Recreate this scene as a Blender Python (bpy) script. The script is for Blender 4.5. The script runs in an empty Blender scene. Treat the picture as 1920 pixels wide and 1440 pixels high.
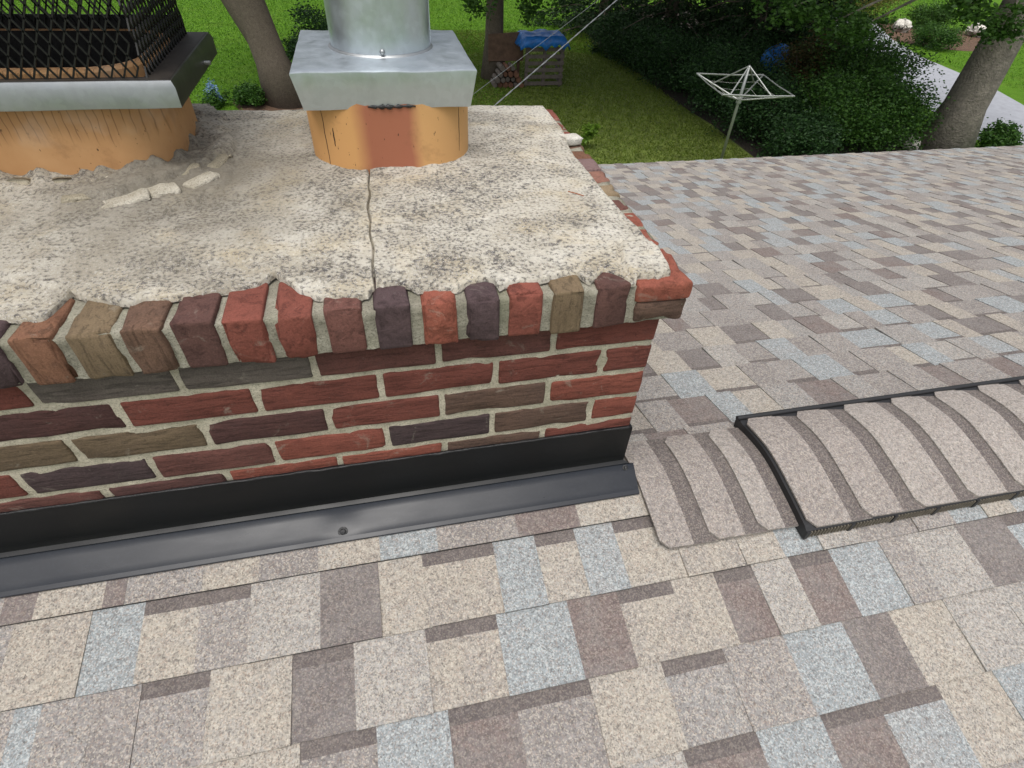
import bpy, bmesh, math, random
import numpy as np
from mathutils import Vector, Matrix, noise

# ------------------------------------------------------------------ camera, sky, sun, exposure
scene = bpy.context.scene
COL = scene.collection
CAM_C = Vector((-0.4591, -0.7245, 0.5764))
CR = ((0.976373, -0.211852, 0.042601), (-0.115657, -0.678846, -0.725115), (0.182536, 0.703056, -0.687309))
FPX = 1028.0
cam_data = bpy.data.cameras.new('camera')
cam_data.sensor_width = 36.0
cam_data.lens = FPX / 1920.0 * 36.0
cam_data.clip_start = 0.02
cam_data.clip_end = 1000.0
cam = bpy.data.objects.new('camera', cam_data)
COL.objects.link(cam)
rx, ry, rz = (Vector(v) for v in CR)
cam.matrix_world = Matrix(((rx.x, -ry.x, -rz.x, CAM_C.x), (rx.y, -ry.y, -rz.y, CAM_C.y), (rx.z, -ry.z, -rz.z, CAM_C.z), (0, 0, 0, 1)))
scene.camera = cam

SUN_EL, SUN_AZ = math.radians(70), math.radians(205)     # azimuth clockwise from +Y (compass style)
world = bpy.data.worlds.new('World')
scene.world = world
world.use_nodes = True
wn, wl = world.node_tree.nodes, world.node_tree.links
wn.clear()
w_out = wn.new('ShaderNodeOutputWorld')
w_bg = wn.new('ShaderNodeBackground')
w_bg.inputs['Strength'].default_value = 0.13
w_sky = wn.new('ShaderNodeTexSky')
w_sky.sky_type = 'NISHITA'
w_sky.sun_disc = False
w_sky.sun_elevation = SUN_EL
w_sky.sun_rotation = SUN_AZ
w_sky.air_density = 1.0
w_sky.dust_density = 4.0
w_sky.ozone_density = 1.0
w_hs = wn.new('ShaderNodeHueSaturation')
w_hs.inputs['Saturation'].default_value = 0.35            # thin overcast: a whiter sky
wl.new(w_sky.outputs[0], w_hs.inputs['Color'])
wl.new(w_hs.outputs[0], w_bg.inputs['Color'])
wl.new(w_bg.outputs[0], w_out.inputs['Surface'])

sun_data = bpy.data.lights.new('sun', 'SUN')
sun_data.energy = 1.5
sun_data.angle = math.radians(38)
sun_data.color = (1.0, 0.965, 0.92)
sun = bpy.data.objects.new('sun', sun_data)
COL.objects.link(sun)
sd = Vector((math.sin(SUN_AZ) * math.cos(SUN_EL), math.cos(SUN_AZ) * math.cos(SUN_EL), math.sin(SUN_EL)))
sun.rotation_euler = sd.to_track_quat('Z', 'Y').to_euler()

scene.view_settings.view_transform = 'Standard'
scene.view_settings.look = 'None'
scene.view_settings.gamma = 1.0
scene.view_settings.exposure = 0.42
scene.view_settings.use_curve_mapping = False
scene.cycles.max_bounces = 6
scene.cycles.diffuse_bounces = 3
scene.cycles.glossy_bounces = 3
scene.cycles.transmission_bounces = 2

RNG = random.Random(7)
NR = np.random.default_rng(11)


# ------------------------------------------------------------------ helpers
def tag(o, label=None, cat=None, group=None, kind=None):
    if label: o['label'] = label
    if cat: o['category'] = cat
    if group: o['group'] = group
    if kind: o['kind'] = kind
    return o


def empty(name, loc=(0, 0, 0)):
    o = bpy.data.objects.new(name, None)
    o.empty_display_size = 0.1
    COL.objects.link(o)
    o.location = loc
    return o


def link(name, mesh, mats, parent=None, loc=(0, 0, 0), rot=None, smooth=False):
    o = bpy.data.objects.new(name, mesh)
    COL.objects.link(o)
    if not isinstance(mats, (list, tuple)): mats = [mats]
    if len(mesh.materials) == 0:
        for m in mats: mesh.materials.append(m)
    if parent is not None:
        o.parent = parent
        o.location = Vector(loc) - parent.matrix_world_loc if hasattr(parent, 'matrix_world_loc') else Vector(loc) - world_loc(parent)
    else:
        o.location = loc
    if rot: o.rotation_euler = rot
    if smooth:
        mesh.polygons.foreach_set('use_smooth', [True] * len(mesh.polygons))
    return o


def world_loc(o):
    p = Vector((0, 0, 0))
    while o is not None:
        p = p + Vector(o.location)
        o = o.parent
    return p


class MB:
    """collects faces, becomes ONE mesh (coordinates are world minus origin)"""
    def __init__(s): s.v, s.f, s.m = [], [], []
    def face(s, pts, mi=0):
        n = len(s.v); s.v += [tuple(p) for p in pts]; s.f.append(tuple(range(n, n + len(pts)))); s.m.append(mi)
    def add(s, verts, faces, mi=0):
        n = len(s.v); s.v += [tuple(p) for p in verts]
        for f in faces: s.f.append(tuple(i + n for i in f)); s.m.append(mi)
    def box(s, lo, hi, mi=0):
        x0, y0, z0 = lo; x1, y1, z1 = hi
        s.add([(x0, y0, z0), (x1, y0, z0), (x1, y1, z0), (x0, y1, z0), (x0, y0, z1), (x1, y0, z1), (x1, y1, z1), (x0, y1, z1)],
              [(0, 3, 2, 1), (4, 5, 6, 7), (0, 1, 5, 4), (1, 2, 6, 5), (2, 3, 7, 6), (3, 0, 4, 7)], mi)
    def tube(s, pts, rad, n=8, mi=0, cap=True):
        pts = [Vector(p) for p in pts]
        if not isinstance(rad, (list, tuple)): rad = [rad] * len(pts)
        base = len(s.v)
        for i, p in enumerate(pts):
            d = (pts[min(i + 1, len(pts) - 1)] - pts[max(i - 1, 0)]).normalized()
            a = d.cross(Vector((0.13, 0.31, 0.94)) if abs(d.z) < 0.9 else Vector((1, 0.1, 0))).normalized()
            b = d.cross(a)
            for k in range(n):
                t = 2 * math.pi * k / n
                s.v.append(tuple(p + (a * math.cos(t) + b * math.sin(t)) * rad[i]))
        for i in range(len(pts) - 1):
            for k in range(n):
                k2 = (k + 1) % n
                s.f.append((base + i * n + k, base + i * n + k2, base + (i + 1) * n + k2, base + (i + 1) * n + k)); s.m.append(mi)
        if cap:
            s.f.append(tuple(base + k for k in range(n))[::-1]); s.m.append(mi)
            e = base + (len(pts) - 1) * n
            s.f.append(tuple(e + k for k in range(n))); s.m.append(mi)
    def mesh(s, name, origin=(0, 0, 0)):
        me = bpy.data.meshes.new(name)
        o = origin
        me.from_pydata([(x - o[0], y - o[1], z - o[2]) for x, y, z in s.v], [], s.f)
        me.polygons.foreach_set('material_index', s.m)
        me.update()
        return me
    def build(s, name, mats, parent=None, origin=None, smooth=False):
        if origin is None:
            a = np.array(s.v); origin = tuple((a.min(0) + a.max(0)) / 2)
        me = s.mesh(name, origin)
        return link(name, me, mats, parent, origin, smooth=smooth)


def smooth_by_angle(o, deg=35):
    me = o.data
    bm = bmesh.new(); bm.from_mesh(me)
    lim = math.radians(deg)
    for f in bm.faces: f.smooth = True
    for e in bm.edges:
        e.smooth = len(e.link_faces) == 2 and e.calc_face_angle(0) < lim
    bm.to_mesh(me); bm.free()


def np_mesh(name, verts, quads, mats, parent=None, origin=(0, 0, 0)):
    me = bpy.data.meshes.new(name)
    v = (np.asarray(verts, dtype=np.float32) - np.array(origin, dtype=np.float32)).reshape(-1)
    q = np.asarray(quads, dtype=np.int32)
    me.vertices.add(len(v) // 3); me.vertices.foreach_set('co', v)
    k = q.shape[1]
    me.loops.add(q.size); me.loops.foreach_set('vertex_index', q.reshape(-1))
    me.polygons.add(len(q)); me.polygons.foreach_set('loop_start', np.arange(0, q.size, k, dtype=np.int32))
    me.update(calc_edges=True)
    return link(name, me, mats, parent, origin)


# ---- materials
class NT:
    def __init__(s, name):
        s.mat = bpy.data.materials.new(name); s.mat.use_nodes = True
        s.n, s.l = s.mat.node_tree.nodes, s.mat.node_tree.links
        s.b = s.n['Principled BSDF']
        s.tc = s.n.new('ShaderNodeTexCoord'); s.oi = s.n.new('ShaderNodeObjectInfo')
    def node(s, t, **kw):
        n = s.n.new(t)
        for k, v in kw.items(): setattr(n, k, v)
        return n
    def vec(s, scale=(1, 1, 1), rnd=True, space='Object'):
        mp = s.node('ShaderNodeMapping'); mp.inputs['Scale'].default_value = scale
        s.l.new(s.tc.outputs[space], mp.inputs['Vector'])
        if rnd:
            mu = s.node('ShaderNodeMath', operation='MULTIPLY'); mu.inputs[1].default_value = 53.7
            s.l.new(s.oi.outputs['Random'], mu.inputs[0])
            cx = s.node('ShaderNodeCombineXYZ')
            for i in range(3): s.l.new(mu.outputs[0], cx.inputs[i])
            s.l.new(cx.outputs[0], mp.inputs['Location'])
        return mp.outputs[0]
    def noise(s, vec, scale, detail=4, rough=0.6, dist=0.0):
        n = s.node('ShaderNodeTexNoise'); n.inputs['Scale'].default_value = scale; n.inputs['Detail'].default_value = detail
        n.inputs['Roughness'].default_value = rough; n.inputs['Distortion'].default_value = dist
        if vec is not None: s.l.new(vec, n.inputs['Vector'])
        return n.outputs['Fac']
    def voro(s, vec, scale, out='Color', feature='F1'):
        n = s.node('ShaderNodeTexVoronoi', feature=feature); n.inputs['Scale'].default_value = scale
        s.l.new(vec, n.inputs['Vector'])
        return n.outputs[out]
    def ramp(s, fac, stops, interp='LINEAR'):
        r = s.node('ShaderNodeValToRGB'); r.color_ramp.interpolation = interp
        e = r.color_ramp.elements
        while len(e) > 1: e.remove(e[-1])
        e[0].position = stops[0][0]; e[0].color = col4(stops[0][1])
        for p, c in stops[1:]:
            x = e.new(p); x.color = col4(c)
        s.l.new(fac, r.inputs[0])
        return r.outputs[0]
    def mix(s, fac, a, b, blend='MIX'):
        m = s.node('ShaderNodeMix', data_type='RGBA', blend_type=blend)
        for sock, v in ((m.inputs[0], fac), (m.inputs[6], a), (m.inputs[7], b)):
            if isinstance(v, bpy.types.NodeSocket): s.l.new(v, sock)
            elif isinstance(v, (int, float)): sock.default_value = v
            else: sock.default_value = col4(v)
        return m.outputs[2]
    def math(s, op, a, b=0.0, clamp=False):
        m = s.node('ShaderNodeMath', operation=op); m.use_clamp = clamp
        for i, v in enumerate((a, b)):
            if isinstance(v, bpy.types.NodeSocket): s.l.new(v, m.inputs[i])
            else: m.inputs[i].default_value = v
        return m.outputs[0]
    def bump(s, h, strength=0.5, dist=0.002, prev=None):
        b = s.node('ShaderNodeBump'); b.inputs['Strength'].default_value = strength; b.inputs['Distance'].default_value = dist
        s.l.new(h, b.inputs['Height'])
        if prev is not None: s.l.new(prev, b.inputs['Normal'])
        return b.outputs[0]
    def done(s, col, rough=0.8, metal=0.0, normal=None, spec=None):
        if isinstance(col, bpy.types.NodeSocket): s.l.new(col, s.b.inputs['Base Color'])
        else: s.b.inputs['Base Color'].default_value = col4(col)
        if isinstance(rough, bpy.types.NodeSocket): s.l.new(rough, s.b.inputs['Roughness'])
        else: s.b.inputs['Roughness'].default_value = rough
        s.b.inputs['Metallic'].default_value = metal
        if spec is not None: s.b.inputs['Specular IOR Level'].default_value = spec
        if normal is not None: s.l.new(normal, s.b.inputs['Normal'])
        return s.mat


def col4(c):
    if isinstance(c, (int, float)): return (c, c, c, 1)
    return (c[0], c[1], c[2], 1)


def sc(c, k): return tuple(min(1, x * k) for x in c)


def brick_mat(name, base, second, grain='x', soot=0.35):
    t = NT(name)
    k = 0.58 if any(w in name for w in ('red', 'bright', 'maroon', 'dull', 'orange', 'pink')) else 0.8
    if name == 'tree_bark': k = 1.0
    base, second = sc(base, k), sc(second, k)
    grey_ = lambda c_: tuple(0.86 * q_ + 0.14 * (0.5 * c_[0] + 0.35 * c_[1] + 0.15 * c_[2] + 0.035) for q_ in c_)
    base, second = grey_(base), grey_(second)
    v = t.vec()
    st = {'x': (16, 60, 120), 'z': (110, 60, 16), 'n': (45, 45, 45)}[grain]
    vs = t.vec(st)
    big = t.noise(v, 14, 5, 0.65)
    c = t.mix(t.ramp(big, [(0.36, 0), (0.64, 1)]), base, second)
    stri = t.noise(vs, 1.0, 5, 0.6, 0.8)
    c = t.mix(t.ramp(stri, [(0.36, 0.9), (0.50, 0)]), c, sc(base, 0.30))
    spots = t.noise(v, 55, 4, 0.7)
    c = t.mix(t.math('MULTIPLY', t.ramp(spots, [(0.55, 0), (0.72, 1)]), soot), c, (0.05, 0.04, 0.038))
    fine = t.noise(v, 420, 2, 0.6)
    c = t.mix(0.35, c, t.ramp(fine, [(0.3, sc(base, 0.55)), (0.7, sc(base, 1.45))]))
    n1 = t.bump(stri, 0.8, 0.0035)
    pit = t.noise(v, 130, 5, 0.75)
    c = t.mix(t.math('MULTIPLY', t.ramp(pit, [(0.30, 1), (0.42, 0)]), 0.7), c, sc(base, 0.3))
    eff = t.noise(v, 19, 6, 0.75, 0.8)
    c = t.mix(t.math('MULTIPLY', t.ramp(eff, [(0.60, 0), (0.70, 1)]), 0.38), c, (0.34, 0.31, 0.25))
    n2 = t.bump(pit, 0.8, 0.0028, n1)
    return t.done(c, 0.9, 0, n2, 0.25)


def mortar_mat(name, base, dark, moss=0.0):
    t = NT(name)
    v = t.vec(rnd=False)
    a = t.noise(v, 22, 5, 0.65)
    c = t.mix(t.ramp(a, [(0.35, 0), (0.65, 1)]), dark, base)
    f = t.noise(v, 380, 3, 0.7)
    c = t.mix(t.ramp(f, [(0.34, 0.75), (0.5, 0)]), c, sc(dark, 0.45))
    if moss: c = t.mix(t.math('MULTIPLY', t.ramp(t.noise(v, 9, 4), [(0.5, 0), (0.65, 1)]), moss), c, (0.20, 0.21, 0.13))
    n = t.bump(t.noise(v, 120, 6, 0.75), 0.9, 0.006)
    return t.done(c, 0.95, 0, n, 0.15)


def crown_mat():
    t = NT('crown_cement')
    v = t.vec(rnd=False)
    a = t.noise(v, 5, 6, 0.7)
    c = t.mix(t.ramp(a, [(0.38, 0), (0.62, 1)]), (0.44, 0.40, 0.325), (0.61, 0.58, 0.505))
    y = t.noise(t.vec((1, 1.3, 1), rnd=False), 7.5, 4, 0.6)
    c = t.mix(t.ramp(y, [(0.50, 0), (0.72, 0.65)]), c, (0.52, 0.42, 0.25))
    # grey algae growing in drifts
    g = t.noise(t.vec((1.2, 1.7, 1), rnd=False), 4.2, 7, 0.72, 0.6)
    gm = t.ramp(g, [(0.44, 0), (0.60, 1)])
    c = t.mix(t.math('MULTIPLY', gm, 0.55), c, (0.30, 0.27, 0.21))
    # black lichen specks, denser in the drifts
    s1 = t.noise(v, 165, 4, 0.7)
    thr = t.ramp(t.math('ADD', s1, t.math('MULTIPLY', gm, 0.055)), [(0.525, 0), (0.60, 1)])
    c = t.mix(t.math('MULTIPLY', thr, 0.85), c, (0.085, 0.076, 0.068))
    s2 = t.noise(v, 75, 4, 0.7)
    c = t.mix(t.math('MULTIPLY', t.ramp(t.math('ADD', s2, t.math('MULTIPLY', gm, 0.08)), [(0.62, 0), (0.69, 1)]), 0.8), c, (0.07, 0.065, 0.07))
    w = t.noise(v, 330, 2, 0.6)
    c = t.mix(t.math('MULTIPLY', t.ramp(w, [(0.56, 0), (0.66, 1)]), 0.6), c, (0.80, 0.77, 0.70))
    sx = t.node('ShaderNodeVectorMath', operation='DISTANCE'); t.l.new(t.tc.outputs['Object'], sx.inputs[0]); sx.inputs[1].default_value = (0.03, 0.02, 0.0)
    dd = t.math('ADD', sx.outputs['Value'], t.math('MULTIPLY', t.math('SUBTRACT', a, 0.5), 0.35))
    c = t.mix(t.ramp(dd, [(0.05, 0.85), (0.45, 0)]), c, (0.155, 0.138, 0.108))
    n = t.bump(t.noise(v, 60, 6, 0.75), 0.8, 0.006)
    n = t.bump(s1, 0.7, 0.0025, n)
    return t.done(c, 0.95, 0, n, 0.12)


def granule_mat(name, base, second, light=(0.56, 0.505, 0.42), dark=(0.10, 0.085, 0.08), amt=0.8):
    t = NT(name)
    base, second, light = sc(base, 0.84), sc(second, 0.84), sc(light, 0.92)
    v = t.vec()
    big = t.noise(v, 11, 5, 0.7, 0.6)
    c = t.mix(t.ramp(big, [(0.42, 0), (0.58, 1)]), base, second)
    cell = t.voro(v, 400)
    sep = t.node('ShaderNodeSeparateColor'); t.l.new(cell, sep.inputs[0])
    c = t.mix(t.math('MULTIPLY', t.ramp(sep.outputs[0], [(0.55, 0), (0.80, 1)]), amt), c, light)
    c = t.mix(t.math('MULTIPLY', t.ramp(sep.outputs[1], [(0.62, 0), (0.86, 1)]), amt), c, dark)
    c = t.mix(t.math('MULTIPLY', t.ramp(sep.outputs[2], [(0.78, 0), (0.9, 1)]), amt * 0.6), c, (0.36, 0.25, 0.19))
    cl = t.noise(v, 120, 4, 0.75)
    c = t.mix(0.34, c, t.ramp(cl, [(0.36, sc(base, 0.40)), (0.64, sc(base, 1.7))]))
    n = t.bump(sep.outputs[0], 0.5, 0.0012)
    return t.done(c, 0.93, 0, n, 0.2)


def plain_mat(name, c, rough=0.7, metal=0.0, var=0.25, scale=20, bump=0.2, dist=0.002):
    t = NT(name)
    v = t.vec()
    n = t.noise(v, scale, 5, 0.65)
    col = t.ramp(n, [(0.3, sc(c, 1 - var)), (0.7, sc(c, 1 + var))])
    return t.done(col, rough, metal, t.bump(t.noise(v, scale * 3, 4), bump, dist))


def leaf_mat(name, c1, c2, c3, trans=0.25):
    t = NT(name)
    g = t.node('ShaderNodeNewGeometry')
    col = t.ramp(g.outputs['Random Per Island'], [(0.0, c1), (0.5, c2), (1.0, c3)])
    m = t.done(col, 0.55, 0, None, 0.3)
    tr = t.node('ShaderNodeBsdfTranslucent'); t.l.new(col, tr.inputs['Color'])
    mx = t.node('ShaderNodeMixShader'); mx.inputs[0].default_value = trans
    t.l.new(t.b.outputs[0], mx.inputs[1]); t.l.new(tr.outputs[0], mx.inputs[2])
    t.l.new(mx.outputs[0], t.n['Material Output'].inputs['Surface'])
    return m


M = {}
M['crown'] = crown_mat()
M['mortar'] = mortar_mat('mortar_joint', (0.64, 0.585, 0.46), (0.46, 0.42, 0.32), 0.25)
M['mortar_old'] = mortar_mat('mortar_weathered', (0.44, 0.415, 0.335), (0.26, 0.245, 0.19), 0.4)
M['lump_pale'] = mortar_mat('mortar_lump_pale', (0.60, 0.56, 0.47), (0.40, 0.36, 0.28))
M['mortar_lump'] = mortar_mat('mortar_lump_tan', (0.46, 0.41, 0.31), (0.28, 0.25, 0.18))
M['chunk'] = mortar_mat('mortar_chunk_white', (0.76, 0.73, 0.66), (0.6, 0.56, 0.48))
BR = {
    'red': brick_mat('brick_red', (0.30, 0.072, 0.043), (0.22, 0.055, 0.036), 'x'),
    'bright': brick_mat('brick_bright_red', (0.40, 0.095, 0.05), (0.31, 0.07, 0.042), 'x', 0.2),
    'dull': brick_mat('brick_dull_red', (0.23, 0.075, 0.055), (0.15, 0.055, 0.042), 'x'),
    'maroon': brick_mat('brick_maroon', (0.15, 0.055, 0.045), (0.095, 0.042, 0.04), 'x'),
    'brown': brick_mat('brick_brown', (0.155, 0.085, 0.055), (0.105, 0.06, 0.045), 'x'),
    'grey': brick_mat('brick_grey', (0.17, 0.14, 0.115), (0.125, 0.095, 0.08), 'x'),
    'olive': brick_mat('brick_olive', (0.185, 0.125, 0.065), (0.13, 0.085, 0.05), 'x'),
    'dark': brick_mat('brick_dark_purple', (0.085, 0.05, 0.05), (0.055, 0.036, 0.038), 'x'),
    'olive_z': brick_mat('brick_olive_rowlock', (0.24, 0.165, 0.085), (0.155, 0.10, 0.05), 'z'),
    'orange_z': brick_mat('brick_orange_rowlock', (0.36, 0.155, 0.072), (0.25, 0.10, 0.05), 'z'),
    'brown_z': brick_mat('brick_brown_rowlock', (0.20, 0.105, 0.06), (0.13, 0.07, 0.045), 'z'),
    'red_z': brick_mat('brick_red_rowlock', (0.40, 0.095, 0.055), (0.28, 0.07, 0.04), 'n', 0.2),
    'bright_z': brick_mat('brick_bright_rowlock', (0.50, 0.125, 0.06), (0.40, 0.09, 0.05), 'n', 0.15),
    'dull_z': brick_mat('brick_dull_rowlock', (0.30, 0.11, 0.08), (0.20, 0.075, 0.055), 'n'),
    'dark_z': brick_mat('brick_dark_rowlock', (0.115, 0.068, 0.07), (0.075, 0.046, 0.05), 'n'),
    'maroon_z': brick_mat('brick_maroon_rowlock', (0.20, 0.085, 0.065), (0.125, 0.055, 0.045), 'n'),
    'tan_z': brick_mat('brick_tan_rowlock', (0.38, 0.27, 0.15), (0.26, 0.18, 0.09), 'n', 0.2),
    'pink_z': brick_mat('brick_pink_rowlock', (0.46, 0.20, 0.13), (0.38, 0.15, 0.10), 'n', 0.2),
    'mauve_z': brick_mat('brick_mauve_rowlock', (0.25, 0.15, 0.14), (0.19, 0.11, 0.105), 'n', 0.3),
}
CREAM, TAUPE, BROWN, BLUE, GREY = (0.415, 0.380, 0.325), (0.298, 0.279, 0.266), (0.182, 0.161, 0.156), (0.325, 0.355, 0.362), (0.318, 0.312, 0.302)
ROSE, PALE, DEEP = (0.192, 0.153, 0.144), (0.395, 0.378, 0.35), (0.222, 0.205, 0.198)
LB = (0.58, 0.59, 0.57)
SH = [granule_mat('shingle_cream', CREAM, PALE),
      granule_mat('shingle_cream_to_taupe', CREAM, TAUPE),
      granule_mat('shingle_taupe', TAUPE, GREY),
      granule_mat('shingle_taupe_to_brown', TAUPE, DEEP, amt=0.7),
      granule_mat('shingle_brown', BROWN, DEEP, amt=0.4),
      granule_mat('shingle_rose_brown', ROSE, DEEP, amt=0.4),
      granule_mat('shingle_blue_grey', BLUE, sc(BLUE, 0.9), light=LB, amt=0.75),
      granule_mat('shingle_blue_to_taupe', BLUE, GREY, light=LB, amt=0.75),
      granule_mat('shingle_grey', GREY, TAUPE),
      granule_mat('shingle_pale_to_grey', PALE, GREY),
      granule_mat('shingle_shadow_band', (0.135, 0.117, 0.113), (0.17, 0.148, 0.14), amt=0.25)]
SH.append(plain_mat('shingle_cut_asphalt_edge', (0.035, 0.03, 0.028), 0.9, 0, 0.3, 90, 0.3))
BAND, EDGE = 10, 11
SHW = [0.11, 0.11, 0.12, 0.11, 0.15, 0.07, 0.09, 0.07, 0.11, 0.07]
CAPM = granule_mat('ridge_cap_granules', (0.33, 0.298, 0.276), (0.275, 0.247, 0.232), amt=0.65)
CAPB = granule_mat('ridge_cap_band', (0.135, 0.117, 0.112), (0.165, 0.143, 0.136), amt=0.35)


def black_metal(name, c, rough, wav, spec=0.45):
    t = NT(name)
    v = t.vec((1.0, 3.0, 3.0), rnd=False)
    n = t.noise(v, 7, 3, 0.5)
    d = t.noise(t.vec(rnd=False), 160, 3, 0.6)
    col = t.mix(t.ramp(d, [(0.5, 0), (0.8, 0.5)]), c, sc(c, 1.8))
    r = t.ramp(n, [(0.3, rough - 0.06), (0.7, rough + 0.10)])
    return t.done(col, r, 0.0, t.bump(n, wav, 0.02), spec)


M['flash'] = black_metal('black_painted_flashing', (0.005, 0.0055, 0.0065), 0.40, 0.012, 0.3)
M['flash_sheen'] = black_metal('black_flashing_sky_sheen', (0.012, 0.0145, 0.020), 0.30, 0.015, 0.42)  # same black paint; the apron's sky sheen is put into the base colour
M['sealant'] = plain_mat('black_sealant', (0.012, 0.012, 0.013), 0.45, 0, 0.3, 60, 0.6, 0.004)
M['plastic'] = plain_mat('black_vent_plastic', (0.016, 0.016, 0.017), 0.5, 0, 0.2, 60, 0.2)
M['louver'] = plain_mat('dusty_vent_louver', (0.15, 0.13, 0.10), 0.7, 0, 0.3, 60, 0.2)
M['soot'] = plain_mat('soot_black', (0.012, 0.011, 0.010), 0.95, 0, 0.3, 30, 0.3)


def galv(name, c, r0, spangle=0.25):
    t = NT(name)
    v = t.vec()
    sp = t.voro(v, 95)
    sep = t.node('ShaderNodeSeparateColor'); t.l.new(sp, sep.inputs[0])
    col = t.mix(0.5, t.ramp(sep.outputs[0], [(0, sc(c, 1 - spangle * 0.4)), (1, sc(c, 1 + spangle * 0.25))]), c)
    st = t.noise(t.vec((1, 1, 0.25)), 18, 5, 0.7)
    col = t.mix(t.ramp(st, [(0.5, 0), (0.85, 0.5)]), col, sc(c, 0.62))
    rough = t.ramp(t.noise(v, 30, 4), [(0.3, r0 - 0.05), (0.7, r0 + 0.12)])
    return t.done(col, rough, 0.85, t.bump(t.noise(v, 9, 3), 0.15, 0.01))


M['galv'] = galv('galvanized_steel', (0.54, 0.585, 0.62), 0.38)
M['galv_dull'] = galv('dull_galvanized_steel', (0.36, 0.375, 0.38), 0.40)
M['cap_dark'] = plain_mat('sooty_cap_pan', (0.035, 0.028, 0.022), 0.6, 0.2, 0.5, 25, 0.3)
M['cap_side'] = plain_mat('skirt_tree_reflection', (0.05, 0.048, 0.04), 0.4, 0.3, 0.4, 12, 0.2)  # dark tree reflections on the skirt sides, painted into the metal colour
M['mesh_wire'] = plain_mat('black_expanded_mesh', (0.012, 0.012, 0.011), 0.5, 0.3, 0.2, 60, 0.1)


def clay_mat(name, bands):
    t = NT(name)
    v = t.vec(rnd=False)
    if bands:
        sx = t.node('ShaderNodeSeparateXYZ'); t.l.new(t.tc.outputs['Object'], sx.inputs[0])
        wob = t.math('ADD', sx.outputs[0], t.math('MULTIPLY', t.math('SUBTRACT', t.noise(v, 9, 3), 0.5), 0.02))
        f = t.math('ADD', wob, 0.5)
        c = t.ramp(f, [(0.0, (0.56, 0.29, 0.115)), (0.423, (0.60, 0.325, 0.125)), (0.452, (0.36, 0.135, 0.075)), (0.535, (0.375, 0.14, 0.08)), (0.56, (0.60, 0.34, 0.14)), (1.0, (0.56, 0.29, 0.115))])
    else:
        a = t.noise(v, 6, 4)
        c = t.ramp(a, [(0.3, (0.47, 0.245, 0.10)), (0.7, (0.59, 0.345, 0.165))])
    m = t.noise(v, 16, 5, 0.7)
    c = t.mix(t.ramp(m, [(0.58, 0), (0.8, 0.5)]), c, (0.22, 0.11, 0.05))
    sp = t.noise(t.vec((1.5, 1.5, 0.6), rnd=False), 90, 3, 0.6)
    c = t.mix(t.ramp(sp, [(0.68, 0), (0.73, 0.9)]), c, (0.06, 0.035, 0.02))
    if not bands:      # soot combed down from under the cap skirt
        sz = t.node('ShaderNodeSeparateXYZ'); t.l.new(t.tc.outputs['Object'], sz.inputs[0])
        hz = t.ramp(t.math('ADD', t.math('MULTIPLY', sz.outputs[2], 4.0), t.math('MULTIPLY', t.noise(t.vec((1, 1, 0.1), rnd=False), 60, 2), 0.35)), [(0.26, 0), (0.36, 1)])
        sl = t.math('ADD', t.math('MULTIPLY', sz.outputs[0], 74.0), t.math('MULTIPLY', t.noise(v, 14, 2), 1.3))
        fr = t.math('FRACT', sl)
        ln = t.ramp(fr, [(0.40, 0), (0.47, 1), (0.53, 1), (0.60, 0)])
        c = t.mix(t.math('MULTIPLY', t.math('MULTIPLY', ln, hz), 0.6), c, (0.10, 0.05, 0.024))
        c = t.mix(t.math('MULTIPLY', hz, 0.25), c, (0.28, 0.14, 0.06))
        w = t.noise(v, 4.5, 4, 0.6)
        c = t.mix(t.ramp(w, [(0.58, 0), (0.75, 0.6)]), c, (0.66, 0.52, 0.40))
    return t.done(c, 0.75, 0, t.bump(m, 0.3, 0.004), 0.3)


M['clay'] = clay_mat('clay_flue_tan', False)
M['clay_red'] = clay_mat('clay_flue_banded', True)


def grass_mat():
    t = NT('lawn_grass')
    v = t.vec(rnd=False)
    a = t.noise(v, 0.35, 4, 0.6)
    c = t.ramp(a, [(0.35, (0.065, 0.16, 0.010)), (0.65, (0.095, 0.215, 0.013))])
    # thin, mossy, leaf-littered lawn below the trees
    sx = t.node('ShaderNodeSeparateXYZ'); t.l.new(t.tc.outputs['Object'], sx.inputs[0])
    b = t.noise(v, 1.1, 5, 0.65)
    c = t.mix(t.ramp(b, [(0.5, 0), (0.75, 0.7)]), c, (0.12, 0.13, 0.03))
    f = t.noise(t.vec((1, 1, 1), rnd=False), 28, 4, 0.75)
    c = t.mix(0.5, c, t.ramp(f, [(0.3, (0.035, 0.085, 0.006)), (0.7, (0.17, 0.34, 0.022))]))
    c = t.mix(t.ramp(t.noise(t.vec((1, 2.2, 1), rnd=False), 2.6, 5, 0.7), [(0.45, 0), (0.7, 0.5)]), c, (0.05, 0.125, 0.01))
    return t.done(c, 0.85, 0, t.bump(f, 0.9, 0.04), 0.1)


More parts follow.
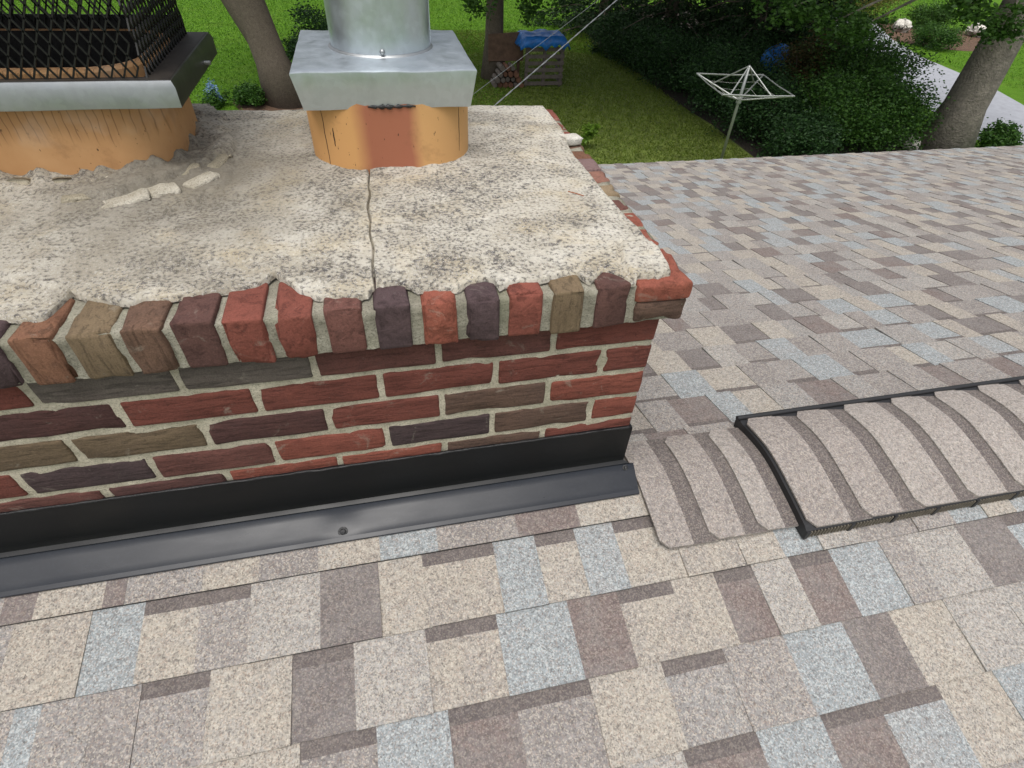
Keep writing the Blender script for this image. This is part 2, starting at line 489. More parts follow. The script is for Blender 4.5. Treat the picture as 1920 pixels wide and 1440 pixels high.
M['grass'] = grass_mat()
M['moss_shade_lawn'] = plain_mat('mossy_lawn_shade_tone', (0.115, 0.155, 0.024), 0.9, 0, 0.45, 3.5, 0.8, 0.03)  # thin mossy grass, part of the tree shade mixed into its colour
M['mulch'] = plain_mat('bark_mulch', (0.13, 0.075, 0.045), 0.95, 0, 0.5, 14, 0.9, 0.05)
M['soil'] = plain_mat('shade_darkened_litter_soil', (0.026, 0.020, 0.012), 0.95, 0, 0.5, 9, 0.9, 0.05)  # leaf litter, its colour darkened for the shade below the shrubs
M['asphalt'] = plain_mat('driveway_asphalt', (0.33, 0.34, 0.37), 0.85, 0, 0.12, 5, 0.3, 0.01)
M['bark'] = brick_mat('tree_bark', (0.15, 0.115, 0.085), (0.10, 0.075, 0.055), 'n', 0.5)
M['bark_grey'] = plain_mat('grey_bark', (0.20, 0.175, 0.145), 0.95, 0, 0.35, 7, 1.0, 0.05)
M['conifer'] = leaf_mat('conifer_needles', (0.012, 0.030, 0.010), (0.022, 0.052, 0.014), (0.035, 0.075, 0.022))
M['shrub'] = leaf_mat('shrub_leaves', (0.018, 0.055, 0.009), (0.040, 0.105, 0.014), (0.075, 0.165, 0.024))
M['yew'] = leaf_mat('yew_needles', (0.010, 0.032, 0.009), (0.022, 0.060, 0.015), (0.045, 0.105, 0.026))
M['lime'] = leaf_mat('lime_leaves', (0.10, 0.19, 0.02), (0.14, 0.25, 0.025), (0.19, 0.31, 0.035), 0.35)
M['oak'] = leaf_mat('broad_leaves', (0.035, 0.085, 0.014), (0.05, 0.12, 0.018), (0.075, 0.16, 0.024), 0.3)
M['bronze'] = leaf_mat('bronze_leaves', (0.10, 0.05, 0.02), (0.07, 0.07, 0.02), (0.05, 0.09, 0.02))
M['olive_leaf'] = leaf_mat('yellowing_leaves', (0.20, 0.15, 0.03), (0.13, 0.13, 0.03), (0.08, 0.12, 0.03), 0.3)
M['tarp'] = plain_mat('blue_tarp', (0.012, 0.13, 0.42), 0.4, 0, 0.35, 5, 0.5, 0.02)
M['pallet'] = plain_mat('grey_pallet_wood', (0.115, 0.095, 0.08), 0.9, 0, 0.3, 10, 0.4, 0.01)
M['log'] = plain_mat('reddish_firewood', (0.13, 0.06, 0.035), 0.9, 0, 0.4, 10, 0.5, 0.02)
M['rust'] = plain_mat('rusty_panel', (0.12, 0.07, 0.045), 0.85, 0, 0.35, 6, 0.3, 0.01)
M['alu'] = plain_mat('weathered_aluminium', (0.36, 0.37, 0.36), 0.45, 0.6, 0.12, 10, 0.1)
M['cord'] = plain_mat('white_cord', (0.62, 0.62, 0.58), 0.7)
M['wire'] = plain_mat('bare_cable', (0.26, 0.27, 0.28), 0.5, 0.5, 0.15, 30, 0.2)
M['stone'] = plain_mat('pale_stone', (0.60, 0.57, 0.51), 0.9, 0, 0.25, 4, 0.6, 0.05)
M['siding'] = plain_mat('cream_siding', (0.62, 0.59, 0.50), 0.7)
M['gutter'] = plain_mat('brown_gutter', (0.055, 0.042, 0.035), 0.5)
M['deck'] = granule_mat('far_shingle_sheet', TAUPE, CREAM)
M['blade'] = leaf_mat('grass_blades', (0.055, 0.14, 0.010), (0.10, 0.235, 0.014), (0.16, 0.31, 0.025), 0.3)
M['blade_shade'] = leaf_mat('thin_shade_toned_blades', (0.08, 0.13, 0.014), (0.13, 0.19, 0.02), (0.18, 0.215, 0.045), 0.3)  # sparse grass under the trees, some of their shade in the tint
M['flower'] = leaf_mat('blue_flowers', (0.12, 0.22, 0.42), (0.20, 0.32, 0.52), (0.30, 0.42, 0.6))

# ------------------------------------------------------------------ the ground and setting
G = -4.2


def sheet(name, pts, z, mat, th=0.0):
    mb = MB(); mb.face([(x, y, z) for x, y in pts])
    o = mb.build(name, mat, None)
    return tag(o, kind='structure')


ground = sheet('ground', [(-250, -250), (350, -250), (350, 350), (-250, 350)], G, M['grass'])


def blob(cx, cy, rx_, ry_, n=40, wob=0.15, seed=0):
    r = random.Random(seed); ph = [r.uniform(0, 6.28) for _ in range(4)]
    return [(cx + rx_ * math.cos(t) * (1 + wob * sum(math.sin((k + 2) * t + ph[k]) for k in range(4)) / 2),
             cy + ry_ * math.sin(t) * (1 + wob * sum(math.sin((k + 2) * t + ph[k]) for k in range(4)) / 2)) for t in [2 * math.pi * i / n for i in range(n)]]


sheet('mossy_lawn', blob(4.6, 14.2, 4.6, 7.0, 60, 0.12, 3), G + 0.004, M['moss_shade_lawn'])  # mossy patch whose duller colour also carries tree shade
sheet('shrub_bed', [(8.1, 8.5), (8.1, 11), (8.15, 13), (7.95, 15), (7.95, 18), (7.6, 21), (8.5, 26), (14, 30), (17.5, 25), (15.6, 18), (13.9, 13.5), (13.2, 9.5)], G + 0.008, M['soil'])
sheet('mulch_ring', blob(-2.6, 15.7, 1.5, 1.3, 30, 0.1, 5), G + 0.008, M['mulch'])
sheet('driveway', [(14.6, 4), (14.8, 10.5), (15.7, 14), (17.2, 18), (18.6, 21.2), (20.0, 24), (22.0, 28), (24, 27), (21.6, 22.6), (20.5, 19.5), (20.0, 16), (19.2, 13.7), (19.4, 10), (19.4, 4)], G + 0.012, M['asphalt'])
sheet('mulch_bed', blob(24.3, 22.9, 3.0, 2.6, 40, 0.1, 9), G + 0.008, M['mulch'])


# ------------------------------------------------------------------ the house: roof planes, ridge along X
SLOPE = 0.25
TH = math.atan(SLOPE)
RY, RZ = -0.014, -0.4455                       # ridge line at the top of the shingles
ct, st_ = math.cos(TH), math.sin(TH)
EAVE_D = 4.62
house = empty('house', (2.5, 0, G))
tag(house, 'low pitched house with multicoloured asphalt shingle roof under the brick chimney', 'house')


def rp(side, x, d, h=0.0):
    """point on the roof: side -1 near slope, +1 far slope, d metres down from the ridge, h above the shingle tops"""
    return (x, RY + side * (d * ct + h * st_), RZ - d * st_ + h * ct)


X0, X1 = -5.0, 10.5
mb = MB()
for side in (-1, 1):
    a, b, c, d = rp(side, X0, 0, -0.018), rp(side, X1, 0, -0.018), rp(side, X1, EAVE_D - 0.01, -0.018), rp(side, X0, EAVE_D - 0.01, -0.018)
    e = [(p[0], p[1], p[2] - 0.1) for p in (a, b, c, d)]
    q = [a, b, c, d] if side < 0 else [b, a, d, c]
    q = [a, b, c, d]
    mb.add([*q, *e], [(0, 1, 2, 3) if side > 0 else (3, 2, 1, 0), (4, 7, 6, 5), (0, 3, 7, 4), (1, 5, 6, 2), (2, 6, 7, 3)])
roof = mb.build('roof', M['deck'], house)
mb = MB()
yw = 4.62 * ct - 0.35
mb.box((X0 + 0.3, -yw, G), (X1 - 0.3, yw, RZ - yw * SLOPE - 0.2))
mb.build('wall', M['siding'], house)
for side in (-1, 1):
    mb = MB()
    p = rp(side, 0, EAVE_D, -0.012)
    ya, yb = sorted((p[1] - side * 0.01, p[1] + side * 0.045))
    mb.box((X0, ya, p[2] - 0.14), (X1, yb, p[2] - 0.022))
    mb.build('gutter', M['gutter'], house)

# shingles ----------------------------------------------------------
R_cam = np.array(CR)


def project(P):
    q = R_cam @ (np.array(P) - np.array(CAM_C))
    if q[2] < 0.05: return None
    return 960 + FPX * q[0] / q[2], 720 + FPX * q[1] / q[2], q[2]


CH_X0, CH_X1, CH_Y1 = -1.72, 0.0, 0.84       # chimney plan, wall faces
GRP = [0, 0, 1, 2, 2, 2, 3, 3, 1, 0]
# the near courses tab by tab: edges along the course, then colour (b = dark shadow band at the top)
COURSE = {
    0: ([-1.246, -1.19, -1.074, -1.037, -0.9, -0.796, -0.682, -0.559, -0.44, -0.267, -0.127, 0.032], '5 0 5 2 1 3 0 6 3 5 0'),
    1: ([-1.223, -1.093, -0.999, -0.905, -0.811, -0.68, -0.566, -0.473, -0.325, -0.234, -0.144, -0.055, 0.075, 0.212], '1 6 0b 2b 9 4 0 1b 6 0b 7 0b 1'),
    2: ([-1.187, -1.145, -1.06, -0.988, -0.874, -0.732, -0.621, -0.485, -0.344, -0.196, -0.088, 0.038, 0.137, 0.225, 0.318, 0.424, 0.55, 0.625, 0.763, 0.9], '6 2 3 2b 0 4b 9 1b 6 5 1b 1 5b 9 5b 6 2 9 4'),
    3: ([-0.929, -0.834, -0.718, -0.588, -0.46, -0.337, -0.189, -0.04, 0.094, 0.231, 0.37, 0.485, 0.625, 0.772], '1 0 3b 6 5b 3b 0 8b 2 6 4 0 9'),
    4: ([-0.392, -0.283, -0.169, -0.049, 0.098, 0.242, 0.37, 0.504, 0.644], '2b 4 9 5b 6 5b 7b 0'),
}
pieces = []
rg = random.Random(42)
for side, first, exp, nrow, xa, xb in ((-1, 0.110, 0.1445, 11, -2.6, 3.2), (1, 0.134, 0.143, 32, -3.6, 10.4)):
    for k in range(-1, nrow):
        d1 = first + exp * k
        d0 = d1 - exp
        if side > 0 and d1 > EAVE_D: d1 = EAVE_D
        if d0 < 0: d0 = 0.0
        if d1 - d0 < 0.02: continue
        x = xa + rg.uniform(0, 0.2)
        set_ = COURSE.get(k) if side < 0 else None
        if set_:
            for xl_, xr_, cc_ in zip(set_[0][:-1], set_[0][1:], set_[1].split()):
                b_ = cc_.endswith('b')
                pieces.append([side, k, d0, d1, xl_, xr_, (not b_) and rg.random() < 0.75, int(cc_[0]), 0.0, 0.0, rg.uniform(-0.001, 0.001), 0.35 if b_ else 0.9])
        tooth = rg.random() < 0.5
        prev = None
        while x < xb:
            if set_ and x < set_[0][-1] and x > set_[0][0] - 0.2:
                if x < set_[0][0] - 0.03:
                    pieces.append([side, k, d0, d1, x, set_[0][0], True, 2, 0.0, 0.0, 0.0, 0.9])
                x = set_[0][-1]
                continue
            w = rg.choice((0.08, 0.09, 0.10, 0.11, 0.125, 0.14)) * rg.uniform(0.85, 1.15)
            c = rg.choices(range(10), SHW)[0]
            while prev is not None and GRP[c] == GRP[prev]: c = rg.choices(range(10), SHW)[0]
            prev = c
            pieces.append([side, k, d0, d1, x, x + w, tooth, c, rg.uniform(-0.006, 0.006), rg.uniform(-0.006, 0.006), rg.uniform(-0.001, 0.001), rg.random()])
            x += w
            tooth = not tooth


def piece_geo(mb, P, origin_h=0.0):
    side, k, d0, d1, xa, xb, tooth, c, sa, sb, dh, rr = P
    hb = (0.0 if tooth else -0.0042) + dh
    hu = -0.0105 + (0.001 if tooth else 0.0)
    dd0, dd1 = d0 - 0.012, d1 + (rr - 0.5) * 0.002
    if d0 == 0.0: dd0 = 0.0; hu = -0.004
    L = dd1 - dd0
    f = lambda x, d, h: rp(side, x, d, h)
    hh = lambda d: hu + (hb - hu) * (d - dd0) / L
    over = 0.0 if tooth else 0.003
    xs0, xs1 = xa - over, xb + over
    rows = [dd0, dd1 - 0.0015, dd1]
    mats = [c, c]
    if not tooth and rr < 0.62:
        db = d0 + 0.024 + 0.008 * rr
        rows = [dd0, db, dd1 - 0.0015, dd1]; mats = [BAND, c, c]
    base = len(mb.v)
    n = len(rows)
    for i, d in enumerate(rows):
        t = (d - d0) / (d1 - d0)
        h = hh(d) - (0.0014 if i == n - 1 else 0)
        xl, xr = xs0 + sa * t, xs1 + sb * t
        mb.v += [f(xl, d, h), f(xr, d, h)]
    fl = []
    for i in range(n - 1): fl.append(((2 * i, 2 * i + 1, 2 * i + 3, 2 * i + 2), mats[i]))
    # bottom ring
    b0 = n * 2
    tl, tr = xs0 + sa, xs1 + sb
    mb.v += [f(xs0, dd0, -0.016), f(xs1, dd0, -0.016), f(tr, dd1, -0.016), f(tl, dd1, -0.016)]
    e = 2 * (n - 1)
    fl.append(((e, e + 1, b0 + 2, b0 + 3), EDGE))
    fl.append((tuple(range(0, 2 * n, 2)) + (b0 + 3, b0), c))
    fl.append((tuple(range(1, 2 * n, 2))[::-1] + (b0 + 1, b0 + 2), c))
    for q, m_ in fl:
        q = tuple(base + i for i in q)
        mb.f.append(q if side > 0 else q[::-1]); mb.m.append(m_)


scored = []
for i, P in enumerate(pieces):
    side, k, d0, d1, xa, xb = P[:6]
    mid = rp(side, (xa + xb) / 2, (d0 + d1) / 2)
    cs = [project(rp(side, x, d)) for x in (xa, xb) for d in (d0, d1)]
    s = 0
    if all(cs):
        pm = project(mid)
        if -60 < pm[0] < 1980 and -60 < pm[1] < 1500 and not (mid[1] > -0.02 and mid[0] < 0.03):
            (a, b, c, d) = cs
            s = abs((d[0] - a[0]) * (c[1] - b[1]) - (d[1] - a[1]) * (c[0] - b[0])) / 2
    scored.append((s, i))
scored.sort(reverse=True)
single = set(i for s, i in scored[:290] if s > 0)
rest = MB()
for i, P in enumerate(pieces):
    side, k, d0, d1, xa, xb = P[:6]
    ym = rp(side, 0, (d0 + d1) / 2)[1]
    if side > 0 and CH_X0 + 0.02 < xa and xb < CH_X1 - 0.02 and ym < CH_Y1 - 0.1: continue   # inside the chimney
    if i in single:
        m1 = MB(); piece_geo(m1, P)
        m1.build('shingle', SH, roof)
    else:
        piece_geo(rest, P)
o = rest.build('shingle_field', SH, roof)
o['kind'] = 'stuff'

# ------------------------------------------------------------------ ridge caps and ridge vent


def cap_z(y, lift):
    # smoothed ridge of the two slopes, lifted above the shingles
    return RZ - SLOPE * math.sqrt((y - RY + 0.012) ** 2 + 0.06 ** 2) + 0.016 + lift


def cap_mesh(xa, xb, y0, y1, lift, band, seed):
    r = random.Random(seed)
    mb = MB()
    ny = 15
    ys = [y0 + (y1 - y0) * i / ny for i in range(ny + 1)]
    th = 0.005
    over = 0.02
    db = r.uniform(-0.003, 0.003)
    # columns along X: butt (left, raised) .. band .. right end tucked under the next cap
    cols = [(xa + 0.0012, 0.0012, 0), (xa + 0.004, 0.0, 0), (xb - 0.039 + db, -0.0035, 0), (xb - 0.038 + db, -0.0035, 1), (xb + over, -0.0065, 1)]
    rr = 0.02
    for j, (x, dz, m_) in enumerate(cols):
        for i, y in enumerate(ys):
            xx = x
            if j < 2:     # rounded butt corner at the near and far ends
                q = min(i, ny - i) * (y1 - y0) / ny
                if q < rr: xx += (rr - math.sqrt(max(0, rr * rr - (rr - q) ** 2))) * 0.9
            zz = cap_z(y, lift) + (dz if j else -0.0005) + 0.001 * noise.noise(Vector((x * 9 + seed, y * 14, seed)))
            e = min(i, ny - i)
            if e == 0: zz -= 0.0015
            mb.v.append((xx, y, zz))
    n = ny + 1
    for j in range(len(cols) - 1):
        for i in range(ny):
            mb.f.append((j * n + i, (j + 1) * n + i, (j + 1) * n + i + 1, j * n + i + 1)); mb.m.append(cols[j + 1][2] if j >= 2 else 0)
    b = len(mb.v)
    top = list(mb.v)
    mb.v += [(x, y, z - th) for x, y, z in top]
    for i in range(ny):
        mb.f.append((i, i + 1, b + i + 1, b + i)); mb.m.append(0)
        l = (len(cols) - 1) * n
        mb.f.append((l + i, b + l + i, b + l + i + 1, l + i + 1)); mb.m.append(1)
    for j in range(len(cols) - 1):
        mb.f.append((j * n, b + j * n, b + (j + 1) * n, (j + 1) * n)); mb.m.append(0)
        u = n - 1
        mb.f.append((j * n + u, (j + 1) * n + u, b + (j + 1) * n + u, b + j * n + u)); mb.m.append(0)
    return mb


ridge_x = [0.030, 0.148, 0.268, 0.372]
CAP2 = granule_mat('ridge_cap_pale', (0.37, 0.338, 0.312), (0.32, 0.292, 0.27), amt=0.6)
capm = [CAPM, CAP2, CAPM, CAP2, CAP2]
for i in range(3):
    mb = cap_mesh(ridge_x[i], ridge_x[i + 1], -0.205, 0.082, 0.0, True, i + 1)
    mb.build('ridge_cap', [capm[(0, 0, 1)[i]], CAPB], roof, smooth=False)
    smooth_by_angle(bpy.data.objects[-1] if False else [o for o in roof.children][-1], 30)

vent = empty('ridge_vent', (0.37, -0.06, -0.47))
tag(vent, 'black plastic ridge vent under overlapping taupe cap shingles, right of the chimney', 'ridge vent')
VX0, VX1, VL = 0.366, 3.2, 0.021
mb = MB()
prof = [(-0.2285, -0.4985), (-0.2285, -0.4725)] + [(y, cap_z(y, VL) - 0.0075) for y in np.linspace(-0.216, 0.07, 18)] + [(0.084, cap_z(0.084, VL) - 0.004), (0.098, cap_z(0.098, VL) - 0.006), (0.1, cap_z(0.1, VL) - 0.016), (0.095, cap_z(0.095, 0) - 0.02)]
n = len(prof)
for x in (VX0, VX1):
    for y, z in prof: mb.v.append((x, y, z))
for i in range(n - 1): mb.f.append((i, n + i, n + i + 1, i + 1)); mb.m.append(0)
mb.f.append(tuple(range(n))); mb.m.append(0)
mb.f.append(tuple(range(n, 2 * n))[::-1]); mb.m.append(0)
mb.build('vent_body', M['plastic'], vent)
mb = MB()
x = VX0 + 0.004
while x < VX1:
    mb.box((x, -0.2315, -0.4965), (x + 0.0030, -0.2287, -0.4745)); x += 0.0085
o = mb.build('louver_ribs', M['louver'], vent); o['kind'] = 'stuff'
x = VX0
while x < VX1:
    mb = MB(); mb.box((x, -0.2330, -0.4988), (x + 0.009, -0.2289, -0.4725)); mb.build('louver_post', M['plastic'], vent); x += 0.115
# drip lip along the top of the louvers, and the rolled far edge
mb = MB(); mb.tube([(VX0 - 0.004, 0.093, cap_z(0.093, VL) - 0.001), (VX1, 0.093, cap_z(0.093, VL) - 0.001)], 0.0065, 10); smooth_by_angle(mb.build('vent_rolled_edge', M['plastic'], vent), 50)
x = 0.372; i = 0
seq = [0, 1, 0, 4, 1, 2, 3, 0, 2, 1, 4, 0, 3, 1]
while x < 3.1:
    w = 0.147 + RNG.uniform(-0.006, 0.006)
    mb = cap_mesh(x, x + w, -0.2265, 0.087, VL, True, 20 + i)
    o = mb.build('cap_shingle', [capm[(0, 0, 1, 4, 3, 1, 2, 0)[i % 8]], CAPB], vent)
    smooth_by_angle(o, 30)
    x += w; i += 1

# ------------------------------------------------------------------ the chimney
chim = empty('chimney', (-0.86, 0.42, -0.7))
tag(chim, 'weathered red brick chimney with cracked pale cement crown', 'chimney')
HR = 0.085             # rowlock course height
PR = 0.026             # its overhang
CHH = 0.0677           # course height


def rough_brick(size, seed, rad=0.006, amp=0.0022, chip=0.004):
    """brick with rounded, chipped edges centred at the origin"""
    hs = [s / 2 for s in size]
    axes = []
    for h, s in zip(hs, size):
        n = 1 if s < 0.03 else (2 if s < 0.12 else 5)
        inner = list(np.linspace(-h + rad * 1.6, h - rad * 1.6, n + 1))
        axes.append([-h, -h + rad * 0.6] + inner + [h - rad * 0.6, h])
    idx, verts, faces = {}, [], []

    def vid(i, j, k):
        key = (i, j, k)
        if key not in idx:
            idx[key] = len(verts); verts.append(Vector((axes[0][i], axes[1][j], axes[2][k])))
        return idx[key]
    nx, ny, nz = (len(a) - 1 for a in axes)
    for i in range(nx):
        for j in range(ny):
            faces.append((vid(i, j, 0), vid(i, j + 1, 0), vid(i + 1, j + 1, 0), vid(i + 1, j, 0)))
            faces.append((vid(i, j, nz), vid(i + 1, j, nz), vid(i + 1, j + 1, nz), vid(i, j + 1, nz)))
    for i in range(nx):
        for k in range(nz):
            faces.append((vid(i, 0, k), vid(i + 1, 0, k), vid(i + 1, 0, k + 1), vid(i, 0, k + 1)))
            faces.append((vid(i, ny, k), vid(i, ny, k + 1), vid(i + 1, ny, k + 1), vid(i + 1, ny, k)))
    for j in range(ny):
        for k in range(nz):
            faces.append((vid(0, j, k), vid(0, j, k + 1), vid(0, j + 1, k + 1), vid(0, j + 1, k)))
            faces.append((vid(nx, j, k), vid(nx, j + 1, k), vid(nx, j + 1, k + 1), vid(nx, j, k + 1)))
    off = Vector((seed * 3.17 % 91, seed * 7.31 % 77, seed * 1.73 % 53))
    out = []
    for v in verts:
        inner = Vector([max(-h + rad, min(h - rad, c)) for c, h in zip(v, hs)])
        d = v - inner
        edge = sum(1 for c in d if abs(c) > 1e-6)
        if d.length > rad: d = d.normalized() * rad
        p = inner + d
        nn = noise.noise_vector(p * 28 + off)
        p = p + nn * amp
        if edge >= 2:
            ch = noise.noise(p * 38 + off * 1.7)
            if ch > 0.12: p = p - d.normalized() * chip * (ch - 0.12) * 3.0
        out.append(p)
    return out, faces


def brick(center, size, mat, seed, yaw=0.0, tilt=0.0, rad=0.0045, amp=0.0010, chip=0.004, name='brick'):
    v, f = rough_brick(size, seed, rad, amp, chip)
    me = bpy.data.meshes.new(name)
    me.from_pydata([tuple(p) for p in v], [], f); me.update()
    return link(name, me, mat, chim, center, (0, tilt, yaw), smooth=True)


seed = 1
# mortar bodies: wall core and rowlock core, set back behind the brick faces
def rough_slab(lo, hi, step, name, mat, amp):
    xs = [np.linspace(a, b, max(2, int((b - a) / step) + 1)) for a, b in zip(lo, hi)]
    idx, verts, faces = {}, [], []
    n3 = [len(a) - 1 for a in xs]

    def vid(i, j, k):
        if (i, j, k) not in idx:
            idx[(i, j, k)] = len(verts)
            p = Vector((xs[0][i], xs[1][j], xs[2][k]))
            p += noise.noise_vector(p * 45) * amp + noise.noise_vector(p * 130) * amp * 0.6
            verts.append(tuple(p))
        return idx[(i, j, k)]
    nx, ny, nz = n3
    for i in range(nx):
        for k in range(nz):
            faces.append((vid(i, 0, k), vid(i + 1, 0, k), vid(i + 1, 0, k + 1), vid(i, 0, k + 1)))
            faces.append((vid(i, ny, k), vid(i, ny, k + 1), vid(i + 1, ny, k + 1), vid(i + 1, ny, k)))
    for j in range(ny):
        for k in range(nz):
            faces.append((vid(0, j, k), vid(0, j, k + 1), vid(0, j + 1, k + 1), vid(0, j + 1, k)))
            faces.append((vid(nx, j, k), vid(nx, j + 1, k), vid(nx, j + 1, k + 1), vid(nx, j, k + 1)))
    for i in range(nx):
        for j in range(ny):
            faces.append((vid(i, j, nz), vid(i + 1, j, nz), vid(i + 1, j + 1, nz), vid(i, j + 1, nz)))
    me = bpy.data.meshes.new(name); me.from_pydata(verts, [], faces); me.update()
    return link(name, me, mat, chim, (0, 0, 0), smooth=True)


rough_slab((CH_X0 + 0.0035, 0.0035, -0.75), (CH_X1 - 0.0035, CH_Y1 - 0.0035, -0.001), 0.016, 'mortar_core', M['mortar'], 0.0022)
rough_slab((CH_X0 - PR + 0.006, -PR + 0.0062, 0.004), (CH_X1 + PR - 0.006, CH_Y1 + PR - 0.006, 0.0775), 0.012, 'rowlock_mortar', M['mortar_old'], 0.003)

# front wall courses (listed from the corner leftwards)
FRONT = [
    (0.0, ['red', 'dull', 'dull', 'grey', 'grey', 'red', 'brown', 'red', 'dark'], 0.198),
    (0.0963, ['red', 'red', 'red', 'red', 'red', 'maroon', 'red', 'brown', 'red'], 0.0963),
    (0.0, ['bright', 'brown', 'red', 'maroon', 'olive', 'olive', 'red', 'dull', 'red'], 0.1976),
    (0.1006, ['bright', 'brown', 'dark', 'bright', 'dull', 'dark', 'red', 'brown', 'red'], 0.1006),
    (0.0, ['red', 'brown', 'bright', 'bright', 'maroon', 'dull', 'red', 'brown', 'grey'], 0.1976),
    (0.0963, ['red', 'dull', 'red', 'brown', 'red', 'maroon', 'red', 'dull', 'red'], 0.0963),
]
J = 0.0105
for k, (_, cols, firstw) in enumerate(FRONT):
    zc = -CHH * (k + 0.5)
    x = 0.0
    for i, cn in enumerate(cols):
        w = firstw if i == 0 else 0.206
        xl, xr = x - w + J / 2, x - (J / 2 if i else 0)
        if xl < CH_X0: xl = CH_X0
        if xr - xl > 0.03:
            dep = 0.098
            brick(((xl + xr) / 2, dep / 2 + RNG.uniform(-0.0012, 0.0012), zc + RNG.uniform(-0.001, 0.001)), (xr - xl, dep, CHH - J), BR[cn], seed); seed += 1
        x -= w
# right, left and back walls
mix = ['red', 'red', 'dull', 'bright', 'brown', 'maroon', 'olive', 'dark', 'red', 'grey']
for k in range(10):
    zc = -CHH * (k + 0.5)
    for sgn, xf in ((1, CH_X1), (-1, CH_X0)):
        y = 0.1006 if k % 2 == 0 else 0.1976
        if k >= len(FRONT): y = 0.0
        while y < CH_Y1 - 0.02:
            y2 = min(y + 0.206, CH_Y1 - 0.101)
            if y2 - y > 0.05 and zc + 0.03 > RZ - (y2 - RY) * SLOPE - 0.02:
                brick((xf - sgn * 0.049, (y + y2) / 2, zc), (0.098, y2 - y - J, CHH - J), BR[RNG.choice(mix)], seed); seed += 1
            y += 0.206
    x = 0.0 - (0.1 if k % 2 else 0.0)
    while x > CH_X0 + 0.03:
        xl = max(x - 0.206, CH_X0)
        if x - xl > 0.05:
            brick(((x + xl) / 2, CH_Y1 - 0.049, zc), (x - xl - J, 0.098, CHH - J), BR[RNG.choice(mix)], seed); seed += 1
        x -= 0.206

# front rowlocks: (left, right, material)
ROW = [(-0.140, -0.082, 'maroon_z'), (-0.217, -0.164, 'olive_z'), (-0.288, -0.233, 'red_z'), (-0.357, -0.304, 'dark_z'), (-0.427, -0.373, 'bright_z'), (-0.499, -0.445, 'dark_z'),
       (-0.573, -0.518, 'dull_z'), (-0.643, -0.589, 'red_z'), (-0.713, -0.657, 'red_z'), (-0.781, -0.724, 'maroon_z'), (-0.846, -0.792, 'brown_z'), (-0.916, -0.858, 'olive_z'), (-0.982, -0.929, 'orange_z')]
x = -1.052
while x > CH_X0 - 0.02:
    ROW.append((x, x + 0.055, RNG.choice(['dull_z', 'red_z', 'brown_z', 'maroon_z', 'dark_z']))); x -= 0.0695
for i, (a, b, cn) in enumerate(ROW):
    h = HR + RNG.uniform(-0.002, 0.002)
    brick(((a + b) / 2, -PR + 0.049 + RNG.uniform(-0.002, 0.003), h / 2 + 0.0005 + RNG.uniform(-0.002, 0.001)), (b - a, 0.098, h), BR[cn], seed, RNG.uniform(-0.02, 0.02), RNG.uniform(-0.012, 0.012), 0.0045, 0.0020, 0.008); seed += 1
# split corner brick: dark lower half, red upper half
brick((-0.0205, 0.030, 0.0245), (0.096, 0.110, 0.046), BR['brown'], seed, 0, 0.03, 0.008, 0.0035, 0.008); seed += 1
brick((-0.0215, 0.034, 0.0640), (0.100, 0.122, 0.034), BR['bright_z'], seed, 0, 0.0, 0.006, 0.003, 0.006); seed += 1
SIDE = [(0.101, 0.166, 'bright_z'), (0.174, 0.240, 'bright_z'), (0.247, 0.303, 'dull_z'), (0.310, 0.371, 'tan_z'), (0.378, 0.434, 'pink_z'), (0.441, 0.502, 'mauve_z'), (0.509, 0.566, 'orange_z'),
        (0.574, 0.632, 'brown_z'), (0.640, 0.698, 'red_z'), (0.706, 0.766, 'red_z'), (0.774, 0.866, 'red_z')]
for a, b, cn in SIDE:
    h = HR - 0.003 + RNG.uniform(-0.004, 0.003)
    brick((PR - 0.049 + RNG.uniform(-0.003, 0.003), (a + b) / 2, h / 2), (0.098, b - a, h), BR[cn], seed, RNG.uniform(-0.03, 0.03), 0, 0.008, 0.003, 0.007); seed += 1
    brick((CH_X0 - PR + 0.049, (a + b) / 2, h / 2), (0.098, b - a, h), BR[RNG.choice(['red_z', 'dull_z', 'brown_z'])], seed, 0, 0, 0.008, 0.003, 0.007); seed += 1
x = -0.085
while x > CH_X0 + 0.02:
    brick((x - 0.03, CH_Y1 + PR - 0.049, HR / 2), (0.056, 0.098, HR), BR[RNG.choice(['red_z', 'dull_z', 'pink_z', 'brown_z'])], seed, 0, 0, 0.007, 0.003, 0.006); seed += 1
    x -= 0.0695

# cement crown -------------------------------------------------------
FE = [(-1.75, 0.0), (-1.66, 0.012), (-1.55, -0.004), (-1.42, 0.02), (-1.3, 0.0), (-1.2, 0.015), (-1.1, 0.004), (-1.04, 0.012), (-0.996, 0.006), (-0.96, -0.004), (-0.945, -0.001), (-0.938, 0.03), (-0.934, 0.060), (-0.917, 0.047), (-0.878, 0.031), (-0.84, 0.017), (-0.829, 0.027), (-0.779, 0.025), (-0.729, 0.032), (-0.677, 0.038), (-0.656, 0.057), (-0.649, 0.076), (-0.641, 0.062), (-0.607, 0.02), (-0.583, -0.001), (-0.544, -0.005), (-0.517, -0.009), (-0.506, -0.004), (-0.499, 0.015), (-0.459, 0.021), (-0.439, 0.008), (-0.429, -0.003), (-0.402, -0.001), (-0.368, -0.010), (-0.355, 0.0), (-0.344, 0.012), (-0.322, 0.013), (-0.306, 0.006), (-0.302, -0.013), (-0.289, -0.007), (-0.264, -0.003), (-0.234, -0.005), (-0.216, 0.001), (-0.189, 0.008), (-0.164, 0.007), (-0.160, -0.005), (-0.152, -0.018), (-0.134, -0.005), (-0.121, 0.004), (-0.103, -0.002), (-0.095, -0.014), (-0.089, -0.026), (-0.084, -0.036), (-0.078, -0.034), (-0.068, -0.015), (-0.031, -0.018), (-0.015, -0.014), (0.03, -0.016)]
